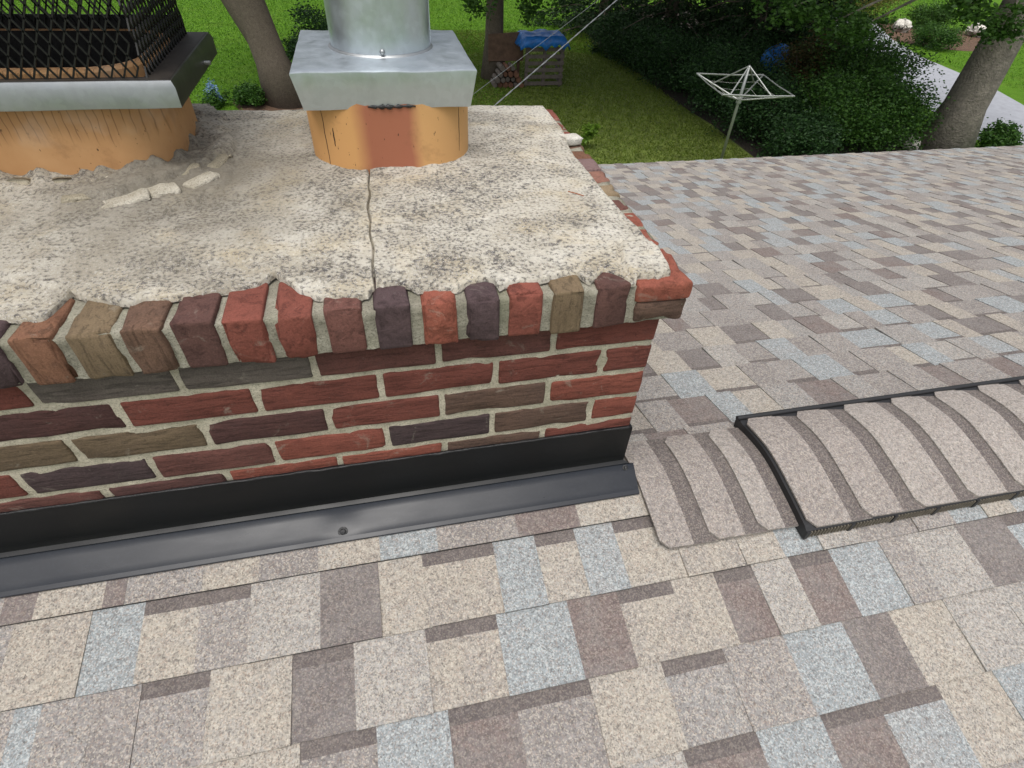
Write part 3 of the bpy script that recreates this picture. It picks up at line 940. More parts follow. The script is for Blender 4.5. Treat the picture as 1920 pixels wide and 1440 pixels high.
RE = [(-0.05, -0.003), (-0.013, -0.001), (0.026, 0.008), (0.072, 0.013), (0.11, 0.006), (0.153, 0.009), (0.194, -0.001), (0.231, -0.002), (0.302, -0.009), (0.38, -0.011), (0.432, -0.013), (0.491, -0.017), (0.56, -0.012), (0.62, 0.0), (0.674, 0.006), (0.76, 0.004), (0.90, 0.003)]
fx, fy = np.array([p[0] for p in FE]), np.array([p[1] for p in FE])
ry_, rx_ = np.array([p[0] for p in RE]), np.array([p[1] - 0.009 for p in RE])
fy = fy + np.interp(fx, [-0.75, -0.5], [0.016, 0.009])
FLUE1 = (-1.36, -0.862, 0.475, 0.805)
FLUE2 = (-0.601, -0.267, 0.438, 0.763)


def rrect_dist(x, y, F, r):
    cx, cy = (F[0] + F[1]) / 2, (F[2] + F[3]) / 2
    qx = np.abs(x - cx) - (F[1] - F[0]) / 2 + r; qy = np.abs(y - cy) - (F[3] - F[2]) / 2 + r
    return np.hypot(np.maximum(qx, 0), np.maximum(qy, 0)) + np.minimum(np.maximum(qx, qy), 0) - r


def fbm(x, y, s, o=0.0, octv=3):
    out = np.zeros(len(x)); a = 1.0
    for k in range(octv):
        f = s * 2 ** k
        out += a * np.array([noise.noise(Vector((px * f, py * f, o + k * 7.7))) for px, py in zip(x, y)])
        a *= 0.5
    return out


us = np.concatenate([np.linspace(-1.735, -0.512, 270, endpoint=False), np.linspace(-0.512, -0.472, 36, endpoint=False), np.linspace(-0.472, 0.0, 112)])
vs = np.concatenate([np.linspace(0, 0.02, 8, endpoint=False), np.linspace(0.02, 0.98, 170, endpoint=False), np.linspace(0.98, 1.0, 6)])
U, V = np.meshgrid(us, vs)
YB = 0.853
yl = 0.0 + V * YB
xr = np.interp(yl, ry_, rx_)
# columns bend with the right edge close to it, and the crack columns with the crack
crack = 0.0016 * np.sin(V * 17) + 0.0016 * np.sin(V * 53 + 1) - 0.008 * (1 - V) + 0.004
X = U + xr * np.clip((U + 0.35) / 0.35, 0, 1) ** 2 + crack * np.exp(-((U + 0.492) / 0.08) ** 2)
yf = np.interp(X, fx, fy)
yf = yf + np.array([0.0045 * noise.noise(Vector((q * 55, 4, 1))) + 0.003 * noise.noise(Vector((q * 140, 9, 1))) for q in X.ravel()]).reshape(X.shape)
Y = yf + V * (YB - yf)
sh = X.shape
Xf, Yf = X.ravel(), Y.ravel()
dedge = np.minimum(np.minimum((V * (YB - yf)).ravel(), np.abs(np.interp(Yf, ry_, rx_) - Xf) + 1e-5), (YB - Yf))
dedge = np.where(Xf >= np.interp(Yf, ry_, rx_) - 1e-6, 0, dedge)
d1, d2 = rrect_dist(Xf, Yf, FLUE1, 0.105), rrect_dist(Xf, Yf, FLUE2, 0.105)
n1 = fbm(Xf, Yf, 5, 0.0, 3); n2 = fbm(Xf, Yf, 26, 3.0, 3)
rise = 0.013 * np.clip(1 - np.minimum(d1, d2) / 0.42, 0, 1)
Zc = HR + 0.0005 + 0.0065 * (1 - np.exp(-dedge / 0.0015)) + rise + 0.002 * n1 * np.clip(dedge / 0.05, 0.2, 1) + 0.0016 * n2
# mortar collars round the flues; the left one is broken off in a ragged rim
rag1 = 0.085 + 0.03 * n1 + 0.02 * n2 + 0.02 * np.sin(Xf * 17)
Zc += 0.016 * np.clip((rag1 - d1) / 0.008, 0, 1) * np.clip(0.55 + 0.9 * n1 + 0.3 * n2, 0.1, 1) + 0.014 * np.clip(1 - d1 / 0.03, 0, 1) * np.clip(0.4 + 1.2 * n2, 0, 1)
Zc += 0.005 * np.clip(1 - d2 / 0.018, 0, 1) * np.clip(0.75 + 0.8 * n2, 0, 1)
# main crack from the right flue to the front edge
dcr = np.abs(U.ravel() + 0.492)
act = np.clip((0.455 - Yf) / 0.01, 0, 1)
wcr = 0.0009 + 0.0010 * n2
Zc -= 0.013 * np.clip(1 - np.maximum(dcr - wcr, 0) / 0.0014, 0, 1) * act
Zc += np.where(U.ravel() > -0.492, 0.0022, 0.0) * act * np.clip(1 - dcr / 0.08, 0, 1)


def seg_crack(pts, width, depth, step=0.0):
    global Zc
    best = np.full(len(Xf), 9.0); sidev = np.zeros(len(Xf))
    for (ax, ay), (bx, by) in zip(pts[:-1], pts[1:]):
        dx, dy = bx - ax, by - ay
        t = np.clip(((Xf - ax) * dx + (Yf - ay) * dy) / (dx * dx + dy * dy), 0, 1)
        qx, qy = Xf - ax - t * dx, Yf - ay - t * dy
        dd = np.hypot(qx, qy); s = np.sign(dx * qy - dy * qx)
        up = dd < best
        best = np.where(up, dd, best); sidev = np.where(up, s, sidev)
    Zc = Zc - depth * np.clip(1 - best / width, 0, 1) + step * np.where(sidev > 0, 1, 0) * np.clip(1 - best / 0.06, 0, 1)


seg_crack([(-0.055, 0.112), (-0.068, 0.086), (-0.080, 0.045), (-0.083, 0.02), (-0.079, -0.03)], 0.006, 0.008)
seg_crack([(-0.055, 0.112), (-0.02, 0.108), (0.01, 0.09)], 0.006, 0.004)
seg_crack([(-1.09, 0.135), (-1.037, 0.123), (-0.984, 0.093), (-0.955, 0.088), (-0.932, 0.055)], 0.006, 0.007)
seg_crack([(-1.17, 0.47), (-1.16, 0.40), (-1.2, 0.33), (-1.19, 0.2), (-1.25, 0.02)], 0.005, 0.007)
seg_crack([(-0.83, 0.10), (-0.75, 0.125), (-0.68, 0.12), (-0.62, 0.135)], 0.008, 0.004)
seg_crack([(-0.86, 0.30), (-0.80, 0.345), (-0.76, 0.42), (-0.755, 0.5), (-0.79, 0.6)], 0.010, 0.006)
# raised patch over the near right corner
corner = np.clip(1 - np.maximum(np.abs(Xf + 0.03) - 0.045, 0) / 0.012, 0, 1) * np.clip(1 - np.maximum(np.abs(Yf - 0.035) - 0.06, 0) / 0.015, 0, 1)
Zc += 0.004 * corner
inside = (dedge <= 1e-4)
Zc = np.where((V.ravel() <= 0) | (V.ravel() >= 1), HR - 0.004, Zc)
nv, nu = sh
idx = np.arange(nv * nu).reshape(nv, nu)
quads = np.stack([idx[:-1, :-1], idx[:-1, 1:], idx[1:, 1:], idx[1:, :-1]], -1).reshape(-1, 4)
# skirts at the right and left edges
verts = np.stack([Xf, Yf, Zc], -1)
ex = verts[idx[:, -1]].copy(); ex[:, 2] = HR - 0.006
b0 = len(verts)
verts = np.vstack([verts, ex])
eq = np.array([(idx[i, -1], b0 + i, b0 + i + 1, idx[i + 1, -1]) for i in range(nv - 1)])
crown = np_mesh('crown', verts, np.vstack([quads, eq]), M['crown'], chim, (-0.86, 0.42, HR))
crown.data.polygons.foreach_set('use_smooth', [True] * len(crown.data.polygons))
crown['label'] = 'pale lichen-speckled cement crown with cracks'


# clay flue liners
def rr_ring(F, r, inset=0.0, n=7):
    x0, x1, y0, y1 = F[0] + inset, F[1] - inset, F[2] + inset, F[3] - inset
    r = max(r - inset, 0.01)
    pts = []
    for cx, cy, a0 in ((x1 - r, y0 + r, -90), (x1 - r, y1 - r, 0), (x0 + r, y1 - r, 90), (x0 + r, y0 + r, 180)):
        for i in range(n):
            a = math.radians(a0 + 90 * i / (n - 1)); pts.append((cx + r * math.cos(a), cy + r * math.sin(a)))
    return pts


def loft(mb, rings, mi=0, close_top=False, close_bot=False):
    n = len(rings[0]); b = len(mb.v)
    for rg_ in rings: mb.v += [tuple(p) for p in rg_]
    for j in range(len(rings) - 1):
        for i in range(n):
            i2 = (i + 1) % n
            mb.f.append((b + j * n + i, b + j * n + i2, b + (j + 1) * n + i2, b + (j + 1) * n + i)); mb.m.append(mi)
    if close_top: mb.f.append(tuple(b + (len(rings) - 1) * n + i for i in range(n))); mb.m.append(mi)
    if close_bot: mb.f.append(tuple(b + i for i in range(n))[::-1]); mb.m.append(mi)


FR = 0.105


def flue(F, z1, mat, label):
    mb = MB()
    o_, i_ = rr_ring(F, FR, n=12), rr_ring(F, FR, 0.022, n=12)
    loft(mb, [[(x, y, 0.03) for x, y in o_], [(x, y, z1 - 0.004) for x, y in o_]])
    o2 = rr_ring(F, FR, 0.004, n=12)
    loft(mb, [[(x, y, z1 - 0.004) for x, y in o_], [(x, y, z1) for x, y in o2], [(x, y, z1) for x, y in i_]])
    loft(mb, [[(x, y, z1) for x, y in i_], [(x, y, 0.0) for x, y in i_]], 1, True)
    o = mb.build('flue_liner', [mat, M['soot']], chim)
    smooth_by_angle(o, 40)
    o['label'] = label
    return o


f1 = flue(FLUE1, 0.284, M['clay'], 'tan clay flue liner under the mesh cap')
f2 = flue(FLUE2, 0.245, M['clay_red'], 'tan clay flue liner with a red band down its front')
# fine vertical cracks in the right flue: thin recessed lines as dark slivers
for xs, z0, z1, w in ((-0.566, 0.10, 0.222, 0.0006), (-0.549, 0.15, 0.185, 0.0010), (-0.296, 0.125, 0.222, 0.0005)):
    mb = MB()
    pts = []
    for i in range(13):
        t = i / 12; z = z0 + (z1 - z0) * t
        x = xs + 0.0012 * noise.noise(Vector((t * 6, xs * 50, 1)))
        r = FR
        cx = FLUE2[0] + r if xs < -0.43 else FLUE2[1] - r
        dx = x - cx
        y = FLUE2[2] + (r - math.sqrt(max(0, r * r - dx * dx)) if (xs < -0.43 and dx < 0) or (xs > -0.43 and dx > 0) else 0)
        pts.append((x, y, z, w * (0.5 + 0.5 * math.sin(math.pi * t))))
    for (xa, ya, za, wa), (xb, yb, zb, wb) in zip(pts[:-1], pts[1:]):
        mb.face([(xa - wa, ya - 0.0008, za), (xa + wa, ya - 0.0008, za), (xb + wb, yb - 0.0008, zb), (xb - wb, yb - 0.0008, zb)])
    mb.build('crack', M['soot'], f2)

mb = MB()
tar = [(-0.476 + 0.0048 * i, FLUE2[2] - 0.0005, 0.2262 - 0.0035 * abs(noise.noise(Vector((i * 0.5, 3, 1))))) for i in range(20)]
mb.tube(tar, [0.0012 + 0.0125 * abs(noise.noise(Vector((i * 0.33, 7.4, 2)))) * math.sin(math.pi * (i + 0.5) / 20) for i in range(20)], 8)
mb.build('tar_smear', M['sealant'], f2, smooth=True)

# ------------------------------------------------------------------ black flashing round the chimney foot
fl = empty('chimney_flashing', (-0.86, -0.04, -0.45))
tag(fl, 'black painted metal flashing wrapped round the foot of the brick chimney', 'flashing')
XA, XB = CH_X0 - 0.03, 0.026
nx = 170
xs = np.linspace(XA, XB, nx)
mb = MB()
prof_n = 14
for ix, x in enumerate(xs):
    wv = 0.0022 * noise.noise(Vector((x * 4.1, 0, 3))) + 0.0012 * noise.noise(Vector((x * 11, 1, 5)))
    tw = 0.0025 * noise.noise(Vector((x * 6, 9, 1)))
    dent = 0.004 * math.exp(-((x + 0.63) / 0.035) ** 2)
    zt = -0.300 + tw
    xv = min(x, 0.0035)
    row = [(xv, 0.001, zt + 0.0005), (xv, -0.0050, zt), (xv, -0.0062 + wv * 0.3, -0.35), (xv, -0.0062 + wv * 0.3, -0.395), (xv, -0.0064 + wv * 0.3, -0.4065),
           (xv, -0.0075, -0.4095), (min(x, 0.012), -0.0145, -0.4122), (min(x, 0.012), -0.0158, -0.4130), (x, -0.0158, -0.4165), (x, -0.0175, -0.4190)]
    for q in (0.2, 0.4, 0.6, 0.8):
        y = -0.0175 + (-0.0655 + 0.0175) * q
        row.append((x, y, -0.419 + (-0.4505 + 0.419) * q + wv * 0.4 - dent * math.sin(math.pi * q)))
    row += [(x, -0.0655, -0.4505), (x, -0.0662, -0.4512), (x, -0.0735, -0.4535), (x, -0.0745, -0.4545), (x, -0.0745, -0.4572), (x, -0.070, -0.459)]
    pn = len(row)
    mb.v += row
for i in range(nx - 1):
    for j in range(pn - 1):
        mb.f.append((i * pn + j, i * pn + j + 1, (i + 1) * pn + j + 1, (i + 1) * pn + j)); mb.m.append(0)
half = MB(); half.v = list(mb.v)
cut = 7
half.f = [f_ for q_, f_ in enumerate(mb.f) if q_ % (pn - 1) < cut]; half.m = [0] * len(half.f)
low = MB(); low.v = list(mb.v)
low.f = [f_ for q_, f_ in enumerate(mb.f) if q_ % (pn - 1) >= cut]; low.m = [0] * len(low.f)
for part, nm, mt in ((half, 'upstand', M['flash']), (low, 'apron', M['flash_sheen'])):
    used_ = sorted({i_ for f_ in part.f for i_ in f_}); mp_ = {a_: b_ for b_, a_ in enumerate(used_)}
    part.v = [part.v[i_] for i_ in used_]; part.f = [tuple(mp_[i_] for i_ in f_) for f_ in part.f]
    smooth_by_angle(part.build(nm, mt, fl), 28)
# little wrapped tab at the corner, side flashings running down the far slope
for sgn, xf in ((1, CH_X1), (-1, CH_X0)):
    k = 0
    y = -0.006
    while y < CH_Y1 + 0.02:
        y2 = min(y + 0.15, CH_Y1 + 0.03)
        zr = lambda yy: RZ - abs(yy - RY) * SLOPE
        xo = xf + sgn * (0.004 + 0.0006 * (k % 2))
        top = -0.302 - SLOPE * max(0, y - 0.02) if k else -0.302
        mb = MB()
        a = [(xo, y, top), (xo, y2 + 0.02, top - 0.0), (xo, y2 + 0.02, zr(y2 + 0.02) - 0.005), (xo, y, zr(y) - 0.005)]
        b = [(p[0] - sgn * 0.002, p[1], p[2]) for p in a]
        mb.add(a + b, [(0, 1, 2, 3), (7, 6, 5, 4), (0, 4, 5, 1), (1, 5, 6, 2), (2, 6, 7, 3), (3, 7, 4, 0)])
        mb.build('step_flashing', M['flash'], fl)
        y = y2; k += 1
mb = MB(); mb.box((XA, CH_Y1 + 0.003, -0.80), (XB, CH_Y1 + 0.006, -0.50)); mb.build('back_pan', M['flash'], fl)
# sealant smeared along the top edge, screw heads
mb = MB()
pts = []
for i in range(220):
    x = XA + 0.02 + (-0.004 - XA - 0.02) * i / 219
    pts.append((x, -0.0035, -0.300 + 0.002 * noise.noise(Vector((x * 30, 2, 2)))))
mb.tube(pts, [0.0026 + 0.0022 * noise.noise(Vector((p[0] * 23, 5, 1))) for p in pts], 6)
smooth_by_angle(mb.build('sealant_bead', M['sealant'], fl), 60)


def screw(x, y, z, nrm, r=0.006):
    nrm = Vector(nrm).normalized()
    a = nrm.cross(Vector((1, 0, 0))).normalized(); b = nrm.cross(a)
    mb = MB(); c = Vector((x, y, z)); n = 14
    rings = []
    for rr_, h in ((r * 1.7, 0), (r * 1.7, 0.0008), (r * 1.05, 0.0012), (r, 0.0035), (r * 0.75, 0.0045)):
        rings.append([c + (a * math.cos(2 * math.pi * i / n) + b * math.sin(2 * math.pi * i / n)) * rr_ + nrm * h for i in range(n)])
    loft(mb, rings, 0, True)
    o = mb.build('screw', M['sealant'], fl); smooth_by_angle(o, 40)


screw(-0.630, -0.0560, -0.4465, (0, -0.55, 0.83))
screw(0.004, -0.022, -0.4210, (0, -0.55, 0.83), 0.004)
screw(-1.33, -0.0560, -0.4450, (0, -0.43, 0.9))

# ------------------------------------------------------------------ metal collar cap with round flue pipe
cap = empty('flue_pipe_cap', (-0.435, 0.6, 0.22))
tag(cap, 'shiny galvanized square cap with round vent pipe on the right flue', 'chimney cap')


def ring_rect(x0, x1, y0, y1, z, n=14, r=0.004, wob=0.0, seed=0):
    pts = []
    def side(a, b):
        for i in range(n):
            t = i / n
            pts.append((a[0] + (b[0] - a[0]) * t, a[1] + (b[1] - a[1]) * t))
    c = [(x0, y0), (x1, y0), (x1, y1), (x0, y1)]
    for i in range(4): side(c[i], c[(i + 1) % 4])
    out = []
    for x, y in pts:
        w = noise.noise(Vector((x * 17, y * 17, seed))) * wob
        out.append((x, y + w, z + w * 0.7))
    return out


CX0, CX1, CY0, CY1 = -0.6055, -0.2645, 0.428, 0.766
mb = MB()
t_ = 0.290
rings = [ring_rect(CX0 + 0.016, CX1 - 0.016, CY0 + 0.016, CY1 - 0.016, 0.2215, wob=0.002, seed=4),
         ring_rect(CX0 + 0.0115, CX1 - 0.0115, CY0 + 0.0115, CY1 - 0.0115, 0.222, wob=0.002, seed=4),
         ring_rect(CX0 + 0.006, CX1 - 0.006, CY0 + 0.006, CY1 - 0.006, 0.252, wob=0.0016, seed=2),
         ring_rect(CX0, CX1, CY0, CY1, t_ - 0.0035, wob=0.0028, seed=1),
         ring_rect(CX0 + 0.0006, CX1 - 0.0006, CY0 + 0.0006, CY1 - 0.0006, t_ - 0.0012, wob=0.0028, seed=1),
         ring_rect(CX0 + 0.0035, CX1 - 0.0035, CY0 + 0.0035, CY1 - 0.0035, t_, wob=0.0024, seed=1),
         ring_rect(CX0 + 0.03, CX1 - 0.03, CY0 + 0.03, CY1 - 0.03, t_ + 0.001),
         ring_rect(CX0 + 0.075, CX1 - 0.075, CY0 + 0.075, CY1 - 0.075, t_ + 0.002)]
loft(mb, rings, 0, True)
o = mb.build('collar', M['galv'], cap); smooth_by_angle(o, 32)
PX, PY, PRD = -0.435, 0.616, 0.1015
mb = MB(); n = 56
circ = lambda r, z, cx=PX, cy=PY: [(cx + r * math.cos(2 * math.pi * i / n), cy + r * math.sin(2 * math.pi * i / n), z) for i in range(n)]
loft(mb, [circ(PRD, t_ - 0.01), circ(PRD, 0.78), circ(PRD - 0.002, 0.78), circ(PRD - 0.002, 0.5)])
o = mb.build('pipe', M['galv'], cap); smooth_by_angle(o, 40)
mb = MB()
loft(mb, [circ(PRD + 0.006, t_ + 0.0005), circ(PRD + 0.0045, t_ + 0.003), circ(PRD + 0.0005, t_ + 0.0055)])
o = mb.build('pipe_seam', M['galv_dull'], cap); smooth_by_angle(o, 40)
mb = MB()
mb.box((PX + PRD * 0.94, PY - 0.006, t_), (PX + PRD + 0.0015, PY + 0.006, 0.77)); mb.build('lock_seam', M['galv'], cap)
mb = MB()
c0 = Vector((PX - 0.001, PY - PRD, 0.3015))
loft(mb, [[tuple(c0 + Vector((r * math.cos(a), -h, r * math.sin(a)))) for a in [2 * math.pi * i / 10 for i in range(10)]] for r, h in ((0.0055, 0.0), (0.005, 0.003), (0.0025, 0.0055))], 0, True)
o = mb.build('rivet', M['galv_dull'], cap); smooth_by_angle(o, 50)
mb = MB()
loft(mb, [circ(0.15, 0.83), circ(0.152, 0.832), circ(0.08, 0.875), circ(0.005, 0.90)], 0, True)
o = mb.build('rain_hat', M['galv'], cap); smooth_by_angle(o, 40)
for a in (0.5, 2.6, 4.7):
    mb = MB(); mb.tube([(PX + PRD * math.cos(a), PY + PRD * math.sin(a), 0.76), (PX + 0.12 * math.cos(a), PY + 0.12 * math.sin(a), 0.84)], 0.006, 6); mb.build('hat_strap', M['galv'], cap)

# ------------------------------------------------------------------ mesh spark-arrestor cap on the left flue
mc = empty('mesh_chimney_cap', (-1.1, 0.64, 0.23))
tag(mc, 'black expanded mesh cap with grey metal skirt on the left flue', 'chimney cap')
LX0, LX1, LY0, LY1, LZ0, LZ1 = -1.40, -0.806, 0.449, 0.838, 0.228, 0.272
mb = MB()
loft(mb, [ring_rect(LX0 + 0.002, LX1 - 0.002, LY0 + 0.002, LY1 - 0.002, LZ0, wob=0.001, seed=8), ring_rect(LX0, LX1, LY0, LY1, LZ0 + 0.001, wob=0.001, seed=8),
          ring_rect(LX0, LX1, LY0, LY1, LZ1 - 0.011, wob=0.001, seed=9), ring_rect(LX0 + 0.005, LX1 - 0.005, LY0 + 0.005, LY1 - 0.005, LZ1, wob=0.001, seed=9),
          ring_rect(LX0 + 0.009, LX1 - 0.009, LY0 + 0.009, LY1 - 0.009, LZ1 + 0.0005)])
for q_ in range(len(mb.m)):
    if q_ % 56 >= 14: mb.m[q_] = 1
o = mb.build('skirt', [M['galv_dull'], M['cap_side']], mc); smooth_by_angle(o, 30)
mb = MB()
loft(mb, [ring_rect(LX0 + 0.008, LX1 - 0.008, LY0 + 0.008, LY1 - 0.008, LZ1 + 0.001), ring_rect(LX0 + 0.038, LX1 - 0.052, LY0 + 0.0245, LY1 - 0.031, LZ1 + 0.0015), ring_rect(LX0 + 0.039, LX1 - 0.053, LY0 + 0.0255, LY1 - 0.032, LZ1 - 0.02)])
mb.build('top_pan', M['cap_dark'], mc)
# expanded metal screen: four walls of diamonds
mb = MB()
MZ0, MZ1 = LZ1, LZ1 + 0.34
dw, dh, wr = 0.0200, 0.036, 0.0013


def mesh_wall(a, b):
    a, b = Vector(a), Vector(b)
    L = (b - a).length; u = (b - a).normalized(); nn = u.cross(Vector((0, 0, 1)))
    H = MZ1 - MZ0
    pitch = dw; nseg = int(L / pitch) + 1
    rows = int(H / (dh / 2))
    def seg(p, q):
        p, q = Vector(p), Vector(q); d = (q - p).normalized(); s = d.cross(nn) * wr
        w = nn * 0.0014
        mb.add([p - s - w, p + s - w, q + s - w, q - s - w, p - s + w, p + s + w, q + s + w, q - s + w], [(0, 1, 2, 3), (7, 6, 5, 4), (0, 3, 7, 4), (1, 5, 6, 2)])
    for r in range(rows):
        z0 = MZ0 + r * dh / 2; z1 = z0 + dh / 2
        off = 0 if r % 2 == 0 else pitch / 2
        for i in range(nseg):
            c = off + i * pitch
            for s in (-1, 1):
                e = c + s * pitch / 2
                if 0 <= c <= L and -0.001 <= e <= L + 0.001:
                    seg(a + u * c + Vector((0, 0, z0 - MZ0)), a + u * e + Vector((0, 0, z1 - MZ0)))


mx0, mx1, my0, my1 = LX0 + 0.03, LX1 - 0.046, LY0 + 0.020, LY1 - 0.028
mesh_wall((mx0, my0, MZ0), (mx1, my0, MZ0)); mesh_wall((mx1, my0, MZ0), (mx1, my1, MZ0))
mesh_wall((mx1, my1, MZ0), (mx0, my1, MZ0)); mesh_wall((mx0, my1, MZ0), (mx0, my0, MZ0))
o = mb.build('mesh_screen', M['mesh_wire'], mc); o['kind'] = 'stuff'
mb = MB()
loft(mb, [ring_rect(LX0 - 0.03, LX1 + 0.03, LY0 - 0.03, LY1 + 0.03, MZ1 - 0.02), ring_rect(LX0 - 0.03, LX1 + 0.03, LY0 - 0.03, LY1 + 0.03, MZ1 + 0.004), ring_rect(LX0 + 0.15, LX1 - 0.15, LY0 + 0.12, LY1 - 0.12, MZ1 + 0.04)], 0, True)
loft(mb, [ring_rect(LX0 - 0.028, LX1 + 0.028, LY0 - 0.028, LY1 + 0.028, MZ1)], 0, True)
mb.build('lid', M['cap_dark'], mc)
mb = MB(); mb.box((mx0, my1 + 0.002, LZ1 + 0.002), (mx1, my1 + 0.005, LZ1 + 0.036)); mb.build('back_flange', M['mesh_wire'], mc)
mb = MB(); mb.tube([(LX1 - 0.002, 0.70, 0.242), (LX1 + 0.012, 0.70, 0.242)], 0.004, 8); mb.build('set_screw', M['galv_dull'], mc)

# broken mortar lumps left round the left flue
for i, (x_, y_, sx_, sy_, sz_, a_) in enumerate([(-0.925, 0.352, 0.085, 0.040, 0.020, 0.35), (-0.868, 0.386, 0.060, 0.040, 0.022, 0.5), (-0.808, 0.428, 0.075, 0.032, 0.020, 0.75), (-0.792, 0.52, 0.075, 0.035, 0.018, 1.3),
                                              (-1.135, 0.447, 0.060, 0.030, 0.024, 0.0), (-1.055, 0.449, 0.050, 0.024, 0.018, 0.05), (-0.985, 0.452, 0.055, 0.028, 0.026, 0.1), (-0.84, 0.47, 0.06, 0.03, 0.02, 0.9), (-1.01, 0.375, 0.05, 0.03, 0.014, 0.2)]):
    v, f = rough_brick((sx_, sy_, sz_), 820 + i, sz_ * 0.42, 0.007, 0.009)
    me = bpy.data.meshes.new('mortar_lump'); me.from_pydata([tuple(p) for p in v], [], f); me.update()
    link('mortar_lump', me, M['lump_pale'] if i in (0, 1, 2, 6) else M['mortar_lump'], chim, (x_, y_, HR + 0.0135), (0.06, -0.05, a_), smooth=True)
# loose bits on the crown
mb = MB()
v, f = rough_brick((0.052, 0.034, 0.018), 901, 0.004, 0.007, 0.01)
me = bpy.data.meshes.new('mortar_chunk'); me.from_pydata([tuple(p) for p in v], [], f); me.update()
o = link('mortar_chunk', me, M['chunk'], None, (-0.004, 0.600, 0.0915), (0.05, 0.10, 0.3), smooth=True)
tag(o, 'white chunk of broken mortar lying on the right edge of the chimney top', 'mortar chunk')
mb = MB(); mb.tube([(-0.106, 0.281, 0.1085), (-0.094, 0.268, 0.1095), (-0.081, 0.257, 0.1085)], 0.0011, 5)
o = mb.build('pine_needle', plain_mat('dry_needle', (0.28, 0.085, 0.03), 0.7)); tag(o, 'single dry brown pine needle lying on the pale crown', 'pine needle')


# ------------------------------------------------------------------ plants
def leaf_quads(centers, size, rng, flat=0.35, aspect=0.5, droop=0.0, dirs=None):
    n = len(centers)
    if dirs is None:
        d = rng.normal(size=(n, 3)); d[:, 2] *= flat; d[:, 2] -= droop
    else:
        d = dirs + rng.normal(size=(n, 3)) * 0.45
    d /= np.linalg.norm(d, axis=1)[:, None] + 1e-9
    r = rng.normal(size=(n, 3)); r[:, 2] *= 0.6
    s = np.cross(d, r); s /= np.linalg.norm(s, axis=1)[:, None] + 1e-9
    sz = size * rng.uniform(0.6, 1.35, size=(n, 1))
    a = centers - d * sz * 0.5; b = centers + s * sz * aspect * 0.5; c = centers + d * sz * 0.5; e = centers - s * sz * aspect * 0.5
    v = np.stack([a, b, c, e], 1).reshape(-1, 3)
    return v, np.arange(n * 4).reshape(n, 4)


def build_leaves(name, centers, size, mat, parent, rng, **kw):
    v, q = leaf_quads(centers, size, rng, **kw)
    return np_mesh(name, v, q, mat, parent, tuple(world_loc(parent)) if parent else (0, 0, 0))


def clumps(rng, c, rad, nclump, per, cr, zs=1.0, shell=0.55, zmin=None):
    """points in clumps spread through an ellipsoid shell with gaps between"""
    d = rng.normal(size=(nclump, 3)); d /= np.linalg.norm(d, axis=1)[:, None]
    r = rng.uniform(shell, 1.0, size=(nclump, 1)) * (0.8 + 0.3 * rng.random((nclump, 1)))
    cc = np.array(c) + d * r * np.array(rad)
    pts = np.repeat(cc, per, 0) + rng.normal(size=(nclump * per, 3)) * cr * np.array([1, 1, zs])
    if zmin is not None: pts = pts[pts[:, 2] > zmin]
    return pts


def limb_tree(name, base, h, r0, label, leafmat, barkmat, crown_c, crown_r, seed, lean=(0, 0), nclump=90, per=110, size=0.16, shell=0.35, group=None, cat='tree', bend=0.0):
    rng = np.random.default_rng(seed); rr = random.Random(seed)
    t = empty(name, base); tag(t, label, cat, group)
    mb = MB(); b = Vector(base)
    path, rad = [], []
    for i in range(10):
        s = i / 9
        path.append(b + Vector((lean[0] * s + bend * math.sin(s * 3.0), lean[1] * s, -0.1 + h * s)))
        flare = 1 + 0.55 * math.exp(-s * 22)
        rad.append(r0 * flare * (1 - 0.62 * s))
    mb.tube(path, rad, 14)
    for k in range(6):
        s = 0.45 + 0.09 * k
        p = b + Vector((lean[0] * s, lean[1] * s, h * s)); a = k * 2.4 + seed
        L = crown_r[0] * rr.uniform(0.5, 0.8)
        q = [p + Vector((math.cos(a) * L * u, math.sin(a) * L * u, L * 0.55 * u ** 0.8)) for u in (0, 0.3, 0.6, 1)]
        mb.tube(q, [r0 * 0.42, r0 * 0.3, r0 * 0.2, r0 * 0.07], 8)
    o = mb.build('trunk', barkmat, t, base, smooth=True)
    # uneven bark relief on the trunk mesh
    for v in o.data.vertices:
        n_ = noise.noise(Vector((v.co.x * 3 + seed, v.co.y * 3, v.co.z * 0.7))); v.co.x += n_ * r0 * 0.12; v.co.y += n_ * r0 * 0.1
    pts = clumps(rng, (b.x + crown_c[0], b.y + crown_c[1], b.z + crown_c[2]), crown_r, nclump, per, min(crown_r) * 0.16, 0.6, shell)
    build_leaves('crown', pts, size, leafmat, t, rng)
    return t


def shrub(name, base, rad, h, label, mat, seed, n=46, per=90, size=0.07, cat='shrub', group=None, stems=5):
    rng = np.random.default_rng(seed)
    t = empty(name, base); tag(t, label, cat, group)
    pts = clumps(rng, (base[0], base[1], base[2] + h * 0.5), (rad, rad, h * 0.52), n, per, min(rad, h) * 0.17, 0.7, 0.45, base[2] + 0.03)
    build_leaves('foliage', pts, size, mat, t, rng)
    mb = MB(); r = random.Random(seed)
    for k in range(stems):
        a = r.uniform(0, 6.28); L = rad * 0.6
        mb.tube([(base[0], base[1], base[2] - 0.05), (base[0] + math.cos(a) * L * 0.4, base[1] + math.sin(a) * L * 0.4, base[2] + h * 0.35), (base[0] + math.cos(a) * L, base[1] + math.sin(a) * L, base[2] + h * 0.75)], [0.03, 0.022, 0.008], 6)
    mb.build('stem', M['bark'], t)
    return t


